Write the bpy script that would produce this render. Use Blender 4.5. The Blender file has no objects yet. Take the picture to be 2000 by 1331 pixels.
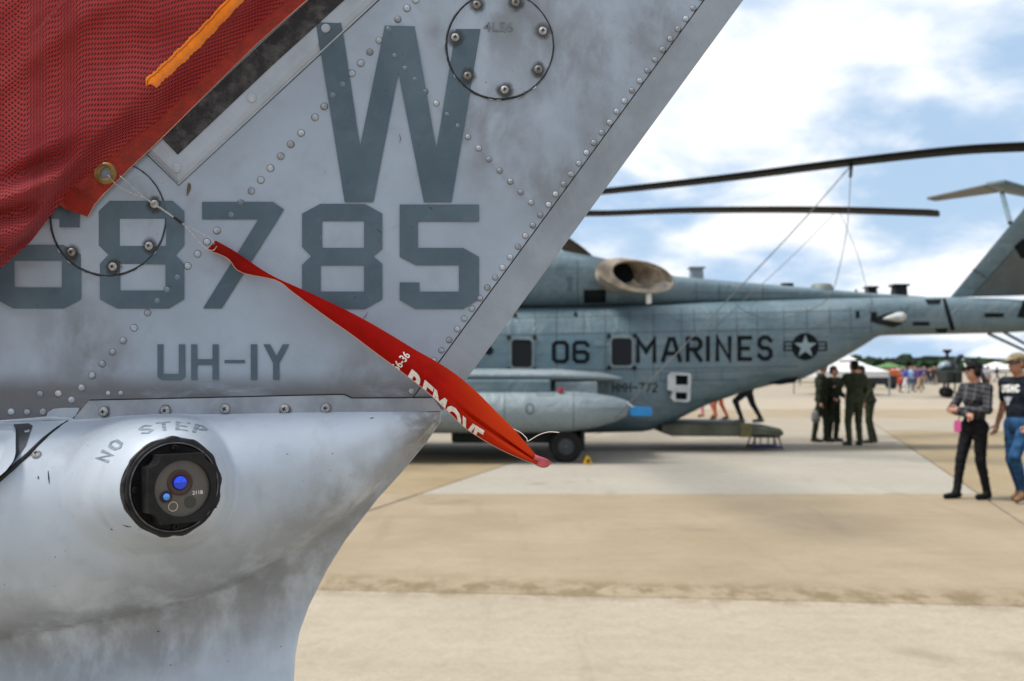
import bpy, bmesh, math, random
import numpy as np
from mathutils import Vector, Matrix
from mathutils.geometry import tessellate_polygon
from mathutils.bvhtree import BVHTree
random.seed(7); rng = np.random.default_rng(7)
R = math.radians
S = bpy.context.scene
COL = S.collection

# ------------------------------------------------------------------ camera
CH, FP, HY = 1.64, 1944.0, 720.0            # eye height, focal length in photo pixels, horizon row
cam_d = bpy.data.cameras.new('camera'); cam = bpy.data.objects.new('camera', cam_d); COL.objects.link(cam)
cam.location = (0, 0, CH); cam.rotation_euler = (R(90), 0, 0)
cam_d.sensor_width = 36; cam_d.lens = 36*FP/2000
cam_d.shift_y = (HY-665.5)/2000
cam_d.clip_start = 0.05; cam_d.clip_end = 6000
cam_d.dof.use_dof = True; cam_d.dof.focus_distance = 1.42; cam_d.dof.aperture_fstop = 6.6
S.camera = cam
def at(px, py, Y):                           # point at distance Y in front of the eye
    return Vector(((px-1000)/FP*Y, Y, CH-(py-HY)/FP*Y))

# ------------------------------------------------------------------ node helper
class G:
    def __init__(s, tree): s.t = tree
    def n(s, typ, **kw):
        nd = s.t.nodes.new(typ)
        for k, v in kw.items(): setattr(nd, k, v)
        return nd
    def put(s, sock, v):
        if isinstance(v, bpy.types.NodeSocket): s.t.links.new(v, sock)
        elif isinstance(v, (tuple, list)) and len(v) == 3 and sock.type == 'RGBA': sock.default_value = (*v, 1)
        else: sock.default_value = v
    def m(s, op, a, b=0.0, c=None, clamp=False):
        nd = s.n('ShaderNodeMath', operation=op, use_clamp=clamp)
        s.put(nd.inputs[0], a); s.put(nd.inputs[1], b)
        if c is not None: s.put(nd.inputs[2], c)
        return nd.outputs[0]
    def mix(s, f, a, b, mode='MIX'):
        nd = s.n('ShaderNodeMix', data_type='RGBA', blend_type=mode)
        s.put(nd.inputs[0], f); s.put(nd.inputs[6], a); s.put(nd.inputs[7], b)
        return nd.outputs[2]
    def step(s, x, a, b, lo=0.0, hi=1.0):
        nd = s.n('ShaderNodeMapRange', interpolation_type='SMOOTHSTEP')
        s.put(nd.inputs[0], x)
        for i, v in zip((1, 2, 3, 4), (a, b, lo, hi)): nd.inputs[i].default_value = v
        return nd.outputs[0]
    def noise(s, vec, scale, detail=4, rough=0.55, dist=0.0):
        nd = s.n('ShaderNodeTexNoise')
        if vec is not None: s.put(nd.inputs['Vector'], vec)
        nd.inputs['Scale'].default_value = scale; nd.inputs['Detail'].default_value = detail
        nd.inputs['Roughness'].default_value = rough; nd.inputs['Distortion'].default_value = dist
        return nd.outputs['Fac']
    def pos(s): return s.n('ShaderNodeNewGeometry').outputs['Position']
    def obj(s): return s.n('ShaderNodeTexCoord').outputs['Object']
    def uv(s): return s.n('ShaderNodeTexCoord').outputs['UV']
    def sep(s, v):
        nd = s.n('ShaderNodeSeparateXYZ'); s.put(nd.inputs[0], v); return nd.outputs
    def vmul(s, v, k):
        nd = s.n('ShaderNodeVectorMath', operation='MULTIPLY'); s.put(nd.inputs[0], v); nd.inputs[1].default_value = k
        return nd.outputs[0]
    def vadd(s, v, k):
        nd = s.n('ShaderNodeVectorMath', operation='ADD'); s.put(nd.inputs[0], v); nd.inputs[1].default_value = k
        return nd.outputs[0]
    def bump(s, h, strength, dist):
        nd = s.n('ShaderNodeBump'); s.put(nd.inputs['Height'], h)
        nd.inputs['Strength'].default_value = strength; nd.inputs['Distance'].default_value = dist
        return nd.outputs[0]
    def dist(s, v, p):
        nd = s.n('ShaderNodeVectorMath', operation='DISTANCE'); s.put(nd.inputs[0], v); nd.inputs[1].default_value = p
        return nd.outputs['Value']

def material(name, col=(.5, .5, .5), rough=.5, metal=0.0, spec=.5, fn=None):
    mt = bpy.data.materials.new(name); mt.use_nodes = True
    g = G(mt.node_tree); b = mt.node_tree.nodes['Principled BSDF']
    b.inputs['Base Color'].default_value = (*col, 1); b.inputs['Roughness'].default_value = rough
    b.inputs['Metallic'].default_value = metal; b.inputs['Specular IOR Level'].default_value = spec
    if fn: fn(g, b)
    return mt
def grainy(col, amt=.25, scale=30, rough=.55, metal=0.0, bump=0.0, bdist=.001, coord='pos', spec=.5, detail=5):
    def fn(g, b):
        v = g.pos() if coord == 'pos' else g.obj()
        n = g.noise(v, scale, detail)
        c = g.mix(g.step(n, .3, .7), tuple(x*(1-amt) for x in col), tuple(min(1, x*(1+amt)) for x in col))
        g.put(b.inputs['Base Color'], c)
        g.put(b.inputs['Roughness'], g.m('MULTIPLY_ADD', n, .2, rough-.1))
        if bump: g.put(b.inputs['Normal'], g.bump(g.noise(v, scale*4, 4), bump, bdist))
    return fn

# ------------------------------------------------------------------ world: broken cloud over a Nishita sky, soft sun
SUN_EL, SUN_AZ = R(60), math.atan2(-.98, -.10)   # azimuth as atan2(x, y) of the direction towards the sun
SKX, SKY = 1.85, .42
w = bpy.data.worlds.new('World'); S.world = w; w.use_nodes = True
g = G(w.node_tree); bg = w.node_tree.nodes['Background']
sky = g.n('ShaderNodeTexSky', sky_type='NISHITA', sun_disc=False)
sky.sun_elevation = SUN_EL; sky.sun_rotation = SUN_AZ
sky.air_density = 1.0; sky.dust_density = 1.5
dirv = g.n('ShaderNodeTexCoord').outputs['Generated']
sx, sy, sz = g.sep(dirv)
zz = g.m('ADD', g.m('MAXIMUM', sz, 0.0), .34)
cv = g.n('ShaderNodeCombineXYZ')
g.put(cv.inputs[0], g.m('DIVIDE', sx, zz)); g.put(cv.inputs[1], g.m('DIVIDE', sy, zz)); cv.inputs[2].default_value = 3.7
cvec = g.vadd(cv.outputs[0], (SKX, SKY, 0))
n1 = g.noise(cvec, 2.0, 7, .52, .25)
n2 = g.noise(cvec, 5.2, 6, .55, .15)
mask = g.step(g.m('MULTIPLY_ADD', n2, .26, g.m('MULTIPLY', n1, .86)), .40, .56)
shade = g.step(g.noise(g.vadd(cvec, (5.3, 1.1, 0)), 2.6, 6, .52, .25), .36, .56)
cloud = g.mix(shade, (5.0, 6.9, 9.4), (11.8, 12.0, 12.3))
blue = g.mix(.75, sky.outputs[0], (5.7, 7.9, 10.6))
skyc = g.mix(mask, blue, cloud)
g.put(bg.inputs['Color'], skyc); bg.inputs['Strength'].default_value = 0.079
sd = bpy.data.lights.new('sun', 'SUN'); so = bpy.data.objects.new('sun', sd); COL.objects.link(so)
sd.energy = 3.9; sd.angle = R(17); sd.color = (1, .95, .87)
sdir = Vector((math.sin(SUN_AZ)*math.cos(SUN_EL), math.cos(SUN_AZ)*math.cos(SUN_EL), math.sin(SUN_EL)))
so.rotation_euler = (-sdir).to_track_quat('-Z', 'Y').to_euler()
so.location = (-20, -10, 40)
S.view_settings.view_transform = 'Standard'; S.view_settings.look = 'None'
S.view_settings.exposure = 0.28; S.view_settings.gamma = 1.0; S.view_settings.use_curve_mapping = False
S.render.engine = 'CYCLES'; S.cycles.use_denoising = True
S.cycles.max_bounces = 8; S.cycles.transparent_max_bounces = 12; S.cycles.caustics_reflective = False; S.cycles.caustics_refractive = False

# ------------------------------------------------------------------ object helpers
WM = {}                                       # world matrices, to parent without moving
def link(o, parent=None, mw=None):
    COL.objects.link(o)
    mw = mw or Matrix.Identity(4)
    o.matrix_basis = mw
    if parent is not None:
        o.parent = parent; o.matrix_parent_inverse = WM[parent.name].inverted()
    WM[o.name] = mw
    return o
def tag(o, label=None, cat=None, group=None, kind=None):
    for k, v in (('label', label), ('category', cat), ('group', group), ('kind', kind)):
        if v: o[k] = v
    return o
def thing(name, loc, label, cat, group=None):
    o = bpy.data.objects.new(name, None); o.empty_display_size = .2
    link(o, None, Matrix.Translation(Vector(loc)))
    return tag(o, label, cat, group)
def mesh(name, verts, faces, mats, smooth=False, fmat=None, sharp=None):
    me = bpy.data.meshes.new(name)
    me.from_pydata([tuple(v) for v in verts], [], [tuple(int(i) for i in f) for f in faces])
    for m_ in (mats if isinstance(mats, (list, tuple)) else [mats]): me.materials.append(m_)
    if fmat is not None: me.polygons.foreach_set('material_index', list(map(int, fmat)))
    if smooth: me.polygons.foreach_set('use_smooth', [True]*len(me.polygons))
    if sharp is not None: me.set_sharp_from_angle(angle=R(sharp))
    me.update()
    return me
def obj(name, me, parent=None, mw=None): return link(bpy.data.objects.new(name, me), parent, mw)
def fix(me):                                  # outward normals
    bm = bmesh.new(); bm.from_mesh(me); bmesh.ops.recalc_face_normals(bm, faces=bm.faces); bm.to_mesh(me); bm.free()
    return me
def bevel(me, wd, seg=2):
    bm = bmesh.new(); bm.from_mesh(me)
    bmesh.ops.recalc_face_normals(bm, faces=bm.faces)
    bmesh.ops.bevel(bm, geom=bm.edges[:], offset=wd, segments=seg, affect='EDGES', profile=.5, clamp_overlap=True)
    bm.to_mesh(me); bm.free(); return me
def box_v(x0, x1, y0, y1, z0, z1):
    v = [(x, y, z) for x in (x0, x1) for y in (y0, y1) for z in (z0, z1)]
    f = [(0, 1, 3, 2), (4, 6, 7, 5), (0, 4, 5, 1), (2, 3, 7, 6), (0, 2, 6, 4), (1, 5, 7, 3)]
    return v, f
def box(name, x0, x1, y0, y1, z0, z1, mt, parent, bw=0.0, mw=None):
    me = mesh(name, *box_v(x0, x1, y0, y1, z0, z1), mt)
    if bw: bevel(me, bw)
    return obj(name, me, parent, mw)
def prism(front, back, name, mt, parent=None, holes=(), bw=0.0, smooth=False):
    """front/back: matching loops of 3-D points, closed solid"""
    n = len(front); tri = tessellate_polygon([[Vector((p[0], p[2], 0)) for p in front]] + [[Vector((p[0], p[2], 0)) for p in h[0]] for h in holes])
    v = list(front); loops = [(0, n)]
    for h in holes: loops.append((len(v), len(h[0]))); v += list(h[0])
    N = len(v); v = v+list(back)
    for h in holes: v += list(h[1])
    f = [t for t in tri]+[tuple(i+N for i in reversed(t)) for t in tri]
    for s0, k in loops:
        for i in range(k):
            a, b = s0+i, s0+(i+1) % k
            f.append((a, b, b+N, a+N))
    me = fix(mesh(name, v, f, mt))
    if bw: bevel(me, bw)
    return obj(name, me, parent)
def tube_v(pts, rad, seg=8, cap=True):
    pts = [Vector(p) for p in pts]; n = len(pts)
    rad = rad if isinstance(rad, (list, tuple)) else [rad]*n
    v, f = [], []
    t0 = (pts[1]-pts[0]).normalized()
    up = Vector((0, 0, 1)) if abs(t0.z) < .9 else Vector((1, 0, 0))
    a = t0.cross(up).normalized()
    for i, p in enumerate(pts):
        t = (pts[min(i+1, n-1)]-pts[max(i-1, 0)]).normalized()
        a = (a-t*a.dot(t)).normalized(); b = t.cross(a)
        for k in range(seg):
            th = 2*math.pi*k/seg
            v.append(p+(a*math.cos(th)+b*math.sin(th))*rad[i])
    for i in range(n-1):
        for k in range(seg):
            k2 = (k+1) % seg
            f.append((i*seg+k, i*seg+k2, (i+1)*seg+k2, (i+1)*seg+k))
    if cap: f += [tuple(reversed(range(seg))), tuple(range((n-1)*seg, n*seg))]
    return v, f
def tube(name, pts, rad, mt, parent, seg=8): return obj(name, fix(mesh(name, *tube_v(pts, rad, seg), mt, smooth=True, sharp=50)), parent)
def catmull(pts, n=8):
    P = [Vector(p) for p in pts]; P = [2*P[0]-P[1]]+P+[2*P[-1]-P[-2]]; out = []
    for i in range(1, len(P)-2):
        a, b, c, d = P[i-1:i+3]
        for k in range(n):
            t = k/n
            out.append(.5*((2*b)+(c-a)*t+(2*a-5*b+4*c-d)*t*t+(3*b-a-3*c+d)*t**3))
    return out+[P[-2]]
def lathe_v(prof, seg=24):                    # prof (r, h): axis -Y, h towards -Y
    v, f = [], []
    for r, h in prof:
        for k in range(seg):
            th = 2*math.pi*k/seg; v.append((r*math.cos(th), -h, r*math.sin(th)))
    for i in range(len(prof)-1):
        for k in range(seg):
            k2 = (k+1) % seg
            f.append((i*seg+k, i*seg+k2, (i+1)*seg+k2, (i+1)*seg+k))
    f.append(tuple(range((len(prof)-1)*seg, len(prof)*seg)))
    return v, f
def join_vf(parts):
    V, F = [], []
    for v, f in parts:
        o = len(V); V += list(v); F += [tuple(i+o for i in q) for q in f]
    return V, F
def loft(sections, closed=True, caps=True):
    n = len(sections[0]); v, f = [], []
    for s in sections: v += list(s)
    for i in range(len(sections)-1):
        for k in range(n if closed else n-1):
            k2 = (k+1) % n
            f.append((i*n+k, i*n+k2, (i+1)*n+k2, (i+1)*n+k))
    if caps: f += [tuple(reversed(range(n))), tuple(range((len(sections)-1)*n, len(sections)*n))]
    return v, f

# ---- block lettering: strokes in pixels (y down) -> convex quads
def stroke(pts, s, closed=False):
    P = [np.array(p, float) for p in pts]; n = len(P); L, Rr = [], []
    for i in range(n):
        if closed: a, b = P[i]-P[i-1], P[(i+1) % n]-P[i]
        else:
            a = P[i]-P[i-1] if i else P[1]-P[0]
            b = P[i+1]-P[i] if i < n-1 else P[-1]-P[-2]
        a = a/np.linalg.norm(a); b = b/np.linalg.norm(b)
        na, nb = np.array((-a[1], a[0])), np.array((-b[1], b[0]))
        m_ = na+nb; m_ = m_/max(np.linalg.norm(m_), 1e-6)
        k = min(1/max(m_.dot(na), .2), 2.4)*s/2
        q = P[i].copy()
        if not closed and i == 0: q -= a*s/2
        if not closed and i == n-1: q += b*s/2
        L.append(q+m_*k); Rr.append(q-m_*k)
    rngi = range(n if closed else n-1)
    return [[L[i], L[(i+1) % n], Rr[(i+1) % n], Rr[i]] for i in rngi]
def glyph(ch, w_, h, c):
    H = h/2
    return {
     'M': [([(0, h), (0, 0), (w_/2, h*.58), (w_, 0), (w_, h)], 0)],
     'A': [([(0, h), (w_*.38, 0), (w_*.62, 0), (w_, h)], 0), ([(w_*.24, h*.68), (w_*.76, h*.68)], 0)],
     'R': [([(0, h), (0, 0), (w_-c, 0), (w_, c), (w_, H-c), (w_-c, H), (0, H)], 0), ([(w_*.5, H+c*.4), (w_, h)], 0)],
     'I': [([(w_/2, 0), (w_/2, h)], 0)], '1': [([(w_/2, 0), (w_/2, h)], 0)],
     'N': [([(0, h), (0, 0), (w_, h), (w_, 0)], 0)],
     'E': [([(w_, 0), (0, 0), (0, h), (w_, h)], 0), ([(c, H), (w_*.8, H)], 0)],
     'S': [([(w_, c), (w_-c, 0), (c, 0), (0, c), (0, H-c), (c, H), (w_-c, H), (w_, H+c), (w_, h-c), (w_-c, h), (c, h), (0, h-c)], 0)],
     '0': [([(c, 0), (w_-c, 0), (w_, c), (w_, h-c), (w_-c, h), (c, h), (0, h-c), (0, c)], 1)],
     'O': [([(c, 0), (w_-c, 0), (w_, c), (w_, h-c), (w_-c, h), (c, h), (0, h-c), (0, c)], 1)],
     'C': [([(w_, c), (w_-c, 0), (c, 0), (0, c), (0, h-c), (c, h), (w_-c, h), (w_, h-c)], 0)],
     'D': [([(0, 0), (w_-c, 0), (w_, c), (w_, h-c), (w_-c, h), (0, h)], 1)],
     'B': [([(0, 0), (w_-c, 0), (w_, c), (w_, H-c), (w_-c, H), (w_, H+c), (w_, h-c), (w_-c, h), (0, h)], 1), ([(c, H), (w_-2*c, H)], 0)],
     '6': [([(w_, c), (w_-c, 0), (c, 0), (0, c), (0, h-c), (c, h), (w_-c, h), (w_, h-c), (w_, H+c), (w_-c, H), (c, H)], 0)],
     '3': [([(0, c), (c, 0), (w_-c, 0), (w_, c), (w_, H-c), (w_-c, H), (w_, H+c), (w_, h-c), (w_-c, h), (c, h), (0, h-c)], 0)],
     '5': [([(w_, 0), (0, 0), (0, H), (w_-c, H), (w_, H+c), (w_, h-c), (w_-c, h), (0, h)], 0)],
     'H': [([(0, 0), (0, h)], 0), ([(w_, 0), (w_, h)], 0), ([(c, H), (w_-c, H)], 0)],
     '7': [([(0, 0), (w_, 0), (w_*.3, h)], 0)],
     '2': [([(0, c), (c, 0), (w_-c, 0), (w_, c), (w_, H-c), (0, h), (w_, h)], 0)],
     '4': [([(w_*.7, h), (w_*.7, 0), (0, h*.7), (w_, h*.7)], 0)],
     'L': [([(0, 0), (0, h), (w_, h)], 0)], 'T': [([(0, 0), (w_, 0)], 0), ([(w_/2, c), (w_/2, h)], 0)],
     'P': [([(0, h), (0, 0), (w_-c, 0), (w_, c), (w_, H-c), (w_-c, H), (c, H)], 0)],
     'U': [([(0, 0), (0, h-c), (c, h), (w_-c, h), (w_, h-c), (w_, 0)], 0)],
     'V': [([(0, 0), (w_/2, h), (w_, 0)], 0)],
     'Y': [([(0, 0), (w_/2, H), (w_, 0)], 0), ([(w_/2, H), (w_/2, h)], 0)],
     '-': [([(0, H), (w_, H)], 0)], ' ': []}[ch]
def lettering(text, x0, y0, cw, h, gap, s, c=None, widths=None):
    out, x = [], x0
    c = h*.16 if c is None else c
    for i, ch in enumerate(text):
        w_ = widths[i] if widths else cw
        for pts, cl in glyph(ch, max(w_-s, .01), h-s, c):
            out += stroke([(x+s/2+p[0], y0+s/2+p[1]) for p in pts], s, cl)
        x += w_+gap
    return out
def font_polys(txt, h, bold=0.0):            # built-in sans lettering as triangles, y down, cap height h
    cu = bpy.data.curves.new('t', 'FONT'); cu.body = txt; cu.size = 1; cu.offset = bold; cu.resolution_u = 3
    o = bpy.data.objects.new('t', cu); COL.objects.link(o); dg = bpy.context.evaluated_depsgraph_get(); dg.update()
    me = o.evaluated_get(dg).to_mesh(); me.calc_loop_triangles()
    V_ = [(v.co.x, v.co.y) for v in me.vertices]; T_ = [tuple(t.vertices) for t in me.loop_triangles]
    o.evaluated_get(dg).to_mesh_clear(); bpy.data.objects.remove(o); bpy.data.curves.remove(cu)
    k = h/max(p[1] for p in V_); x0 = min(p[0] for p in V_)
    return [[((V_[i][0]-x0)*k, h-V_[i][1]*k) for i in t] for t in T_], (max(p[0] for p in V_)-x0)*k
def decal(name, polys, place, mt, parent, sub=0, layer=0.0):
    """polys in pixels -> mesh laid on a surface by place(px, py, extra offset)"""
    bm = bmesh.new()
    for k, poly in enumerate(polys):
        loops = poly if isinstance(poly[0][0], (list, tuple)) else [poly]
        flat = [p for lp in loops for p in lp]
        tris = tessellate_polygon([[Vector((p[0], p[1], 0)) for p in lp] for lp in loops])
        vs = [bm.verts.new((p[0], p[1], layer*k)) for p in flat]
        for t in tris:
            try: bm.faces.new([vs[i] for i in t])
            except ValueError: pass
    for _ in range(sub):
        es = [e for e in bm.edges if e.calc_length() > 5]
        if not es: break
        bmesh.ops.subdivide_edges(bm, edges=es, cuts=1)
        bmesh.ops.triangulate(bm, faces=bm.faces)
    for v in bm.verts: v.co = place(v.co.x, v.co.y, v.co.z)
    bmesh.ops.recalc_face_normals(bm, faces=bm.faces)
    me = bpy.data.meshes.new(name); bm.to_mesh(me); bm.free(); me.materials.append(mt)
    return obj(name, me, parent)
def clip(poly, a, b, c):                      # keep a*x+b*y+c >= 0
    out = []
    for i in range(len(poly)):
        p, q = poly[i], poly[(i+1) % len(poly)]
        dp, dq = a*p[0]+b*p[1]+c, a*q[0]+b*q[1]+c
        if dp >= 0: out.append(tuple(p))
        if dp*dq < 0:
            t = dp/(dp-dq); out.append((p[0]+(q[0]-p[0])*t, p[1]+(q[1]-p[1])*t))
    return out
def tris_of(poly):
    loops = poly if isinstance(poly[0][0], (list, tuple)) else [poly]
    flat = [p for lp in loops for p in lp]
    return [[flat[i] for i in t] for t in tessellate_polygon([[Vector((p[0], p[1], 0)) for p in lp] for lp in loops])]
def ngon(cx, cy, r, n=32, ry=None, ph=0.0): return [(cx+r*math.cos(ph+2*math.pi*k/n), cy+(ry or r)*math.sin(ph+2*math.pi*k/n)) for k in range(n)]
def rrect(x0, y0, x1, y1, r, n=5):
    out = []
    for cx, cy, a0 in ((x1-r, y0+r, -90), (x1-r, y1-r, 0), (x0+r, y1-r, 90), (x0+r, y0+r, 180)):
        for k in range(n+1):
            a = R(a0+90*k/n); out.append((cx+r*math.cos(a), cy+r*math.sin(a)))
    return out

# ------------------------------------------------------------------ signed-distance bodies (people)
def surface_nets(f, org, h):
    s = f < 0; nx, ny, nz = f.shape
    cnt = np.zeros((nx-1, ny-1, nz-1), np.int32); acc = np.zeros((nx-1, ny-1, nz-1, 3))
    cor = [(a, b, c) for a in (0, 1) for b in (0, 1) for c in (0, 1)]
    sl = lambda a, b, c: (slice(a, nx-1+a), slice(b, ny-1+b), slice(c, nz-1+c))
    for i, p in enumerate(cor):
        for q in cor[i+1:]:
            if sum(abs(p[k]-q[k]) for k in range(3)) != 1: continue
            fa, fb = f[sl(*p)], f[sl(*q)]; cr = (fa < 0) != (fb < 0)
            t = np.where(cr, fa/np.where(cr, fa-fb, 1), 0)
            for k in range(3): acc[..., k] += np.where(cr, p[k]+t*(q[k]-p[k]), 0)
            cnt += cr
    act = cnt > 0; idx = -np.ones(act.shape, np.int64); idx[act] = np.arange(act.sum())
    ijk = np.argwhere(act); v = np.array(org)+h*(ijk+acc[act]/cnt[act][:, None])
    F = []
    for ax in range(3):
        d = [0, 0, 0]; d[ax] = 1
        a = s[:nx-d[0], :ny-d[1], :nz-d[2]]; b = s[d[0]:, d[1]:, d[2]:]
        e = np.argwhere(a != b); u, w_ = (ax+1) % 3, (ax+2) % 3
        ok = (e[:, u] > 0) & (e[:, w_] > 0) & (e[:, u] < f.shape[u]-1) & (e[:, w_] < f.shape[w_]-1); e = e[ok]
        def g_(du, dw):
            q = e.copy(); q[:, u] -= du; q[:, w_] -= dw
            return idx[q[:, 0], q[:, 1], q[:, 2]]
        q = np.stack([g_(0, 0), g_(1, 0), g_(1, 1), g_(0, 1)], 1)
        flip = ~a[e[:, 0], e[:, 1], e[:, 2]]
        q[flip] = q[flip][:, ::-1]
        F.append(q)
    return v, np.concatenate(F)
def prim_d(p, X):
    if p[0] == 'c':
        _, a, b, ra, rb = p[:5]; a = np.array(a); b = np.array(b); ab = b-a
        t = np.clip(((X-a)@ab)/max(ab@ab, 1e-9), 0, 1)
        return np.linalg.norm(X-(a+t[..., None]*ab), axis=-1)-(ra+(rb-ra)*t)
    _, c, r, az = p[:4]; q = X-np.array(c); r = np.array(r)
    ca, sa = math.cos(az), math.sin(az)
    q = np.stack([q[..., 0]*ca+q[..., 1]*sa, -q[..., 0]*sa+q[..., 1]*ca, q[..., 2]], -1)
    k0 = np.linalg.norm(q/r, axis=-1); k1 = np.linalg.norm(q/(r*r), axis=-1)
    return k0*(k0-1)/np.maximum(k1, 1e-6)
def sdf_mesh(name, prims, mats, h=.011, k=.02, wrinkle=0.0):
    lo = np.array([1e9]*3); hi = -lo; bb = []
    for p in prims:
        pts, rr = ([np.array(p[1]), np.array(p[2])], max(p[3], p[4])) if p[0] == 'c' else ([np.array(p[1])], max(p[2]))
        l = np.min(pts, 0)-rr-.05; u = np.max(pts, 0)+rr+.05; bb.append((l, u)); lo = np.minimum(lo, l); hi = np.maximum(hi, u)
    n = np.ceil((hi-lo)/h).astype(int)+1
    f = np.full(n, .5)
    for p, (l, u) in zip(prims, bb):
        i0 = np.maximum(((l-lo)/h).astype(int), 0); i1 = np.minimum(np.ceil((u-lo)/h).astype(int)+1, n)
        ax = [lo[a]+h*np.arange(i0[a], i1[a]) for a in range(3)]
        X = np.stack(np.meshgrid(*ax, indexing='ij'), -1)
        d = prim_d(p, X); kk = p[6] if len(p) > 6 else k
        sl_ = tuple(slice(i0[a], i1[a]) for a in range(3)); o = f[sl_]
        hh = np.maximum(kk-np.abs(o-d), 0)/kk
        f[sl_] = np.minimum(o, d)-hh*hh*kk*.25
    if wrinkle:
        ax = [lo[a]+h*np.arange(n[a]) for a in range(3)]
        X = np.stack(np.meshgrid(*ax, indexing='ij'), -1)
        f += wrinkle*np.sin(X[..., 2]*55+4*np.sin(X[..., 0]*23+X[..., 1]*17))*np.sin(X[..., 0]*31+X[..., 2]*19)
    v, F = surface_nets(f, lo, h)
    cen = v[F].mean(1); best = np.full(len(F), 9.); mi = np.zeros(len(F), int)
    for p in prims:
        d = prim_d(p, cen); b = d < best; best[b] = d[b]; mi[b] = p[5]
    return mesh(name, v, F, mats, smooth=True, fmat=mi)

# ================================================================== THE SETTING
def concrete(name, c1, c2, stain=(.36, .27, .16), st=.35):
    def fn(g, b):
        p = g.pos(); n = g.noise(p, .8, 6, .6); f = g.noise(p, 28, 5, .65)
        sweep = g.noise(g.vmul(p, (.5, 2.6, 1)), 1.1, 5, .6)
        c = g.mix(g.step(n, .3, .72), c1, c2)
        c = g.mix(g.m('MULTIPLY', g.step(sweep, .5, .78), st), c, stain)
        c = g.mix(g.m('MULTIPLY', g.step(f, .35, .7), .24), c, (.15, .125, .085))
        c = g.mix(g.m('MULTIPLY', g.step(g.noise(p, 6.5, 6, .7), .42, .68), .22), c, (.17, .14, .095))
        oil = g.m('MULTIPLY', g.step(g.noise(p, .55, 3, .5), .60, .74), g.step(g.noise(p, 2.2, 5, .65), .40, .62))
        c = g.mix(g.m('MULTIPLY', oil, .45), c, (.12, .095, .07))
        trk = g.noise(g.vmul(g.vadd(p, (0, 0, 7)), (3.4, .32, 1)), 1.0, 4, .6)
        c = g.mix(g.m('MULTIPLY', g.step(trk, .56, .72), .22), c, (.15, .125, .10))
        c = g.mix(g.m('MULTIPLY', g.step(g.noise(p, 190, 3, .6), .48, .66), .14), c, (.50, .46, .39))
        x, y, z = g.sep(p)
        dj = g.m('ABSOLUTE', g.m('SUBTRACT', g.m('MULTIPLY_ADD', x, .103, y), 7.42))
        ed = g.m('MULTIPLY', g.step(dj, .55, .02), g.step(g.noise(g.vmul(p, (1, .6, 1)), 4.5, 6, .72), .42, .60))
        c = g.mix(g.m('MULTIPLY', ed, .72), c, (.13, .095, .045))
        g.put(b.inputs['Base Color'], g.mix(1.0, c, (1.0, .985, .93), 'MULTIPLY'))
        g.put(b.inputs['Normal'], g.bump(g.noise(p, 160, 4, .7), .35, .004))
    return material(name, rough=.85, spec=.25, fn=fn)
M_slab_tan = concrete('concrete_tan', (0.253, 0.199, 0.137), (0.309, 0.253, 0.181), (0.211, 0.150, 0.087), st=.40)
M_slab_lt = concrete('concrete_light', (0.311, 0.293, 0.267), (0.340, 0.325, 0.300), (0.258, 0.229, 0.188), .3)
M_slab_warm = concrete('concrete_warm', (0.321, 0.279, 0.226), (0.361, 0.317, 0.264), (0.258, 0.207, 0.149), .35)
M_slab_sand = concrete('concrete_sand', (0.244, 0.185, 0.108), (0.292, 0.234, 0.153), (0.192, 0.127, 0.062), .5)
M_slab_mid = concrete('concrete_mid', (0.285, 0.250, 0.208), (0.320, 0.286, 0.240), (0.240, 0.200, 0.150), .35)
M_seal = material('joint_sealant', (.10, .085, .065), .9, fn=grainy((.13, .105, .08), .35, 14, .9))
M_ground = concrete('concrete_far', (0.285, 0.248, 0.198), (0.320, 0.283, 0.229), (0.240, 0.198, 0.143), .4)
gv = [(-2500, -500, -.03), (2500, -500, -.03), (2500, 4500, -.03), (-2500, 4500, -.03)]
ground = tag(obj('ground', mesh('ground', gv, [(0, 1, 2, 3)], M_ground)), kind='structure')
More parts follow.
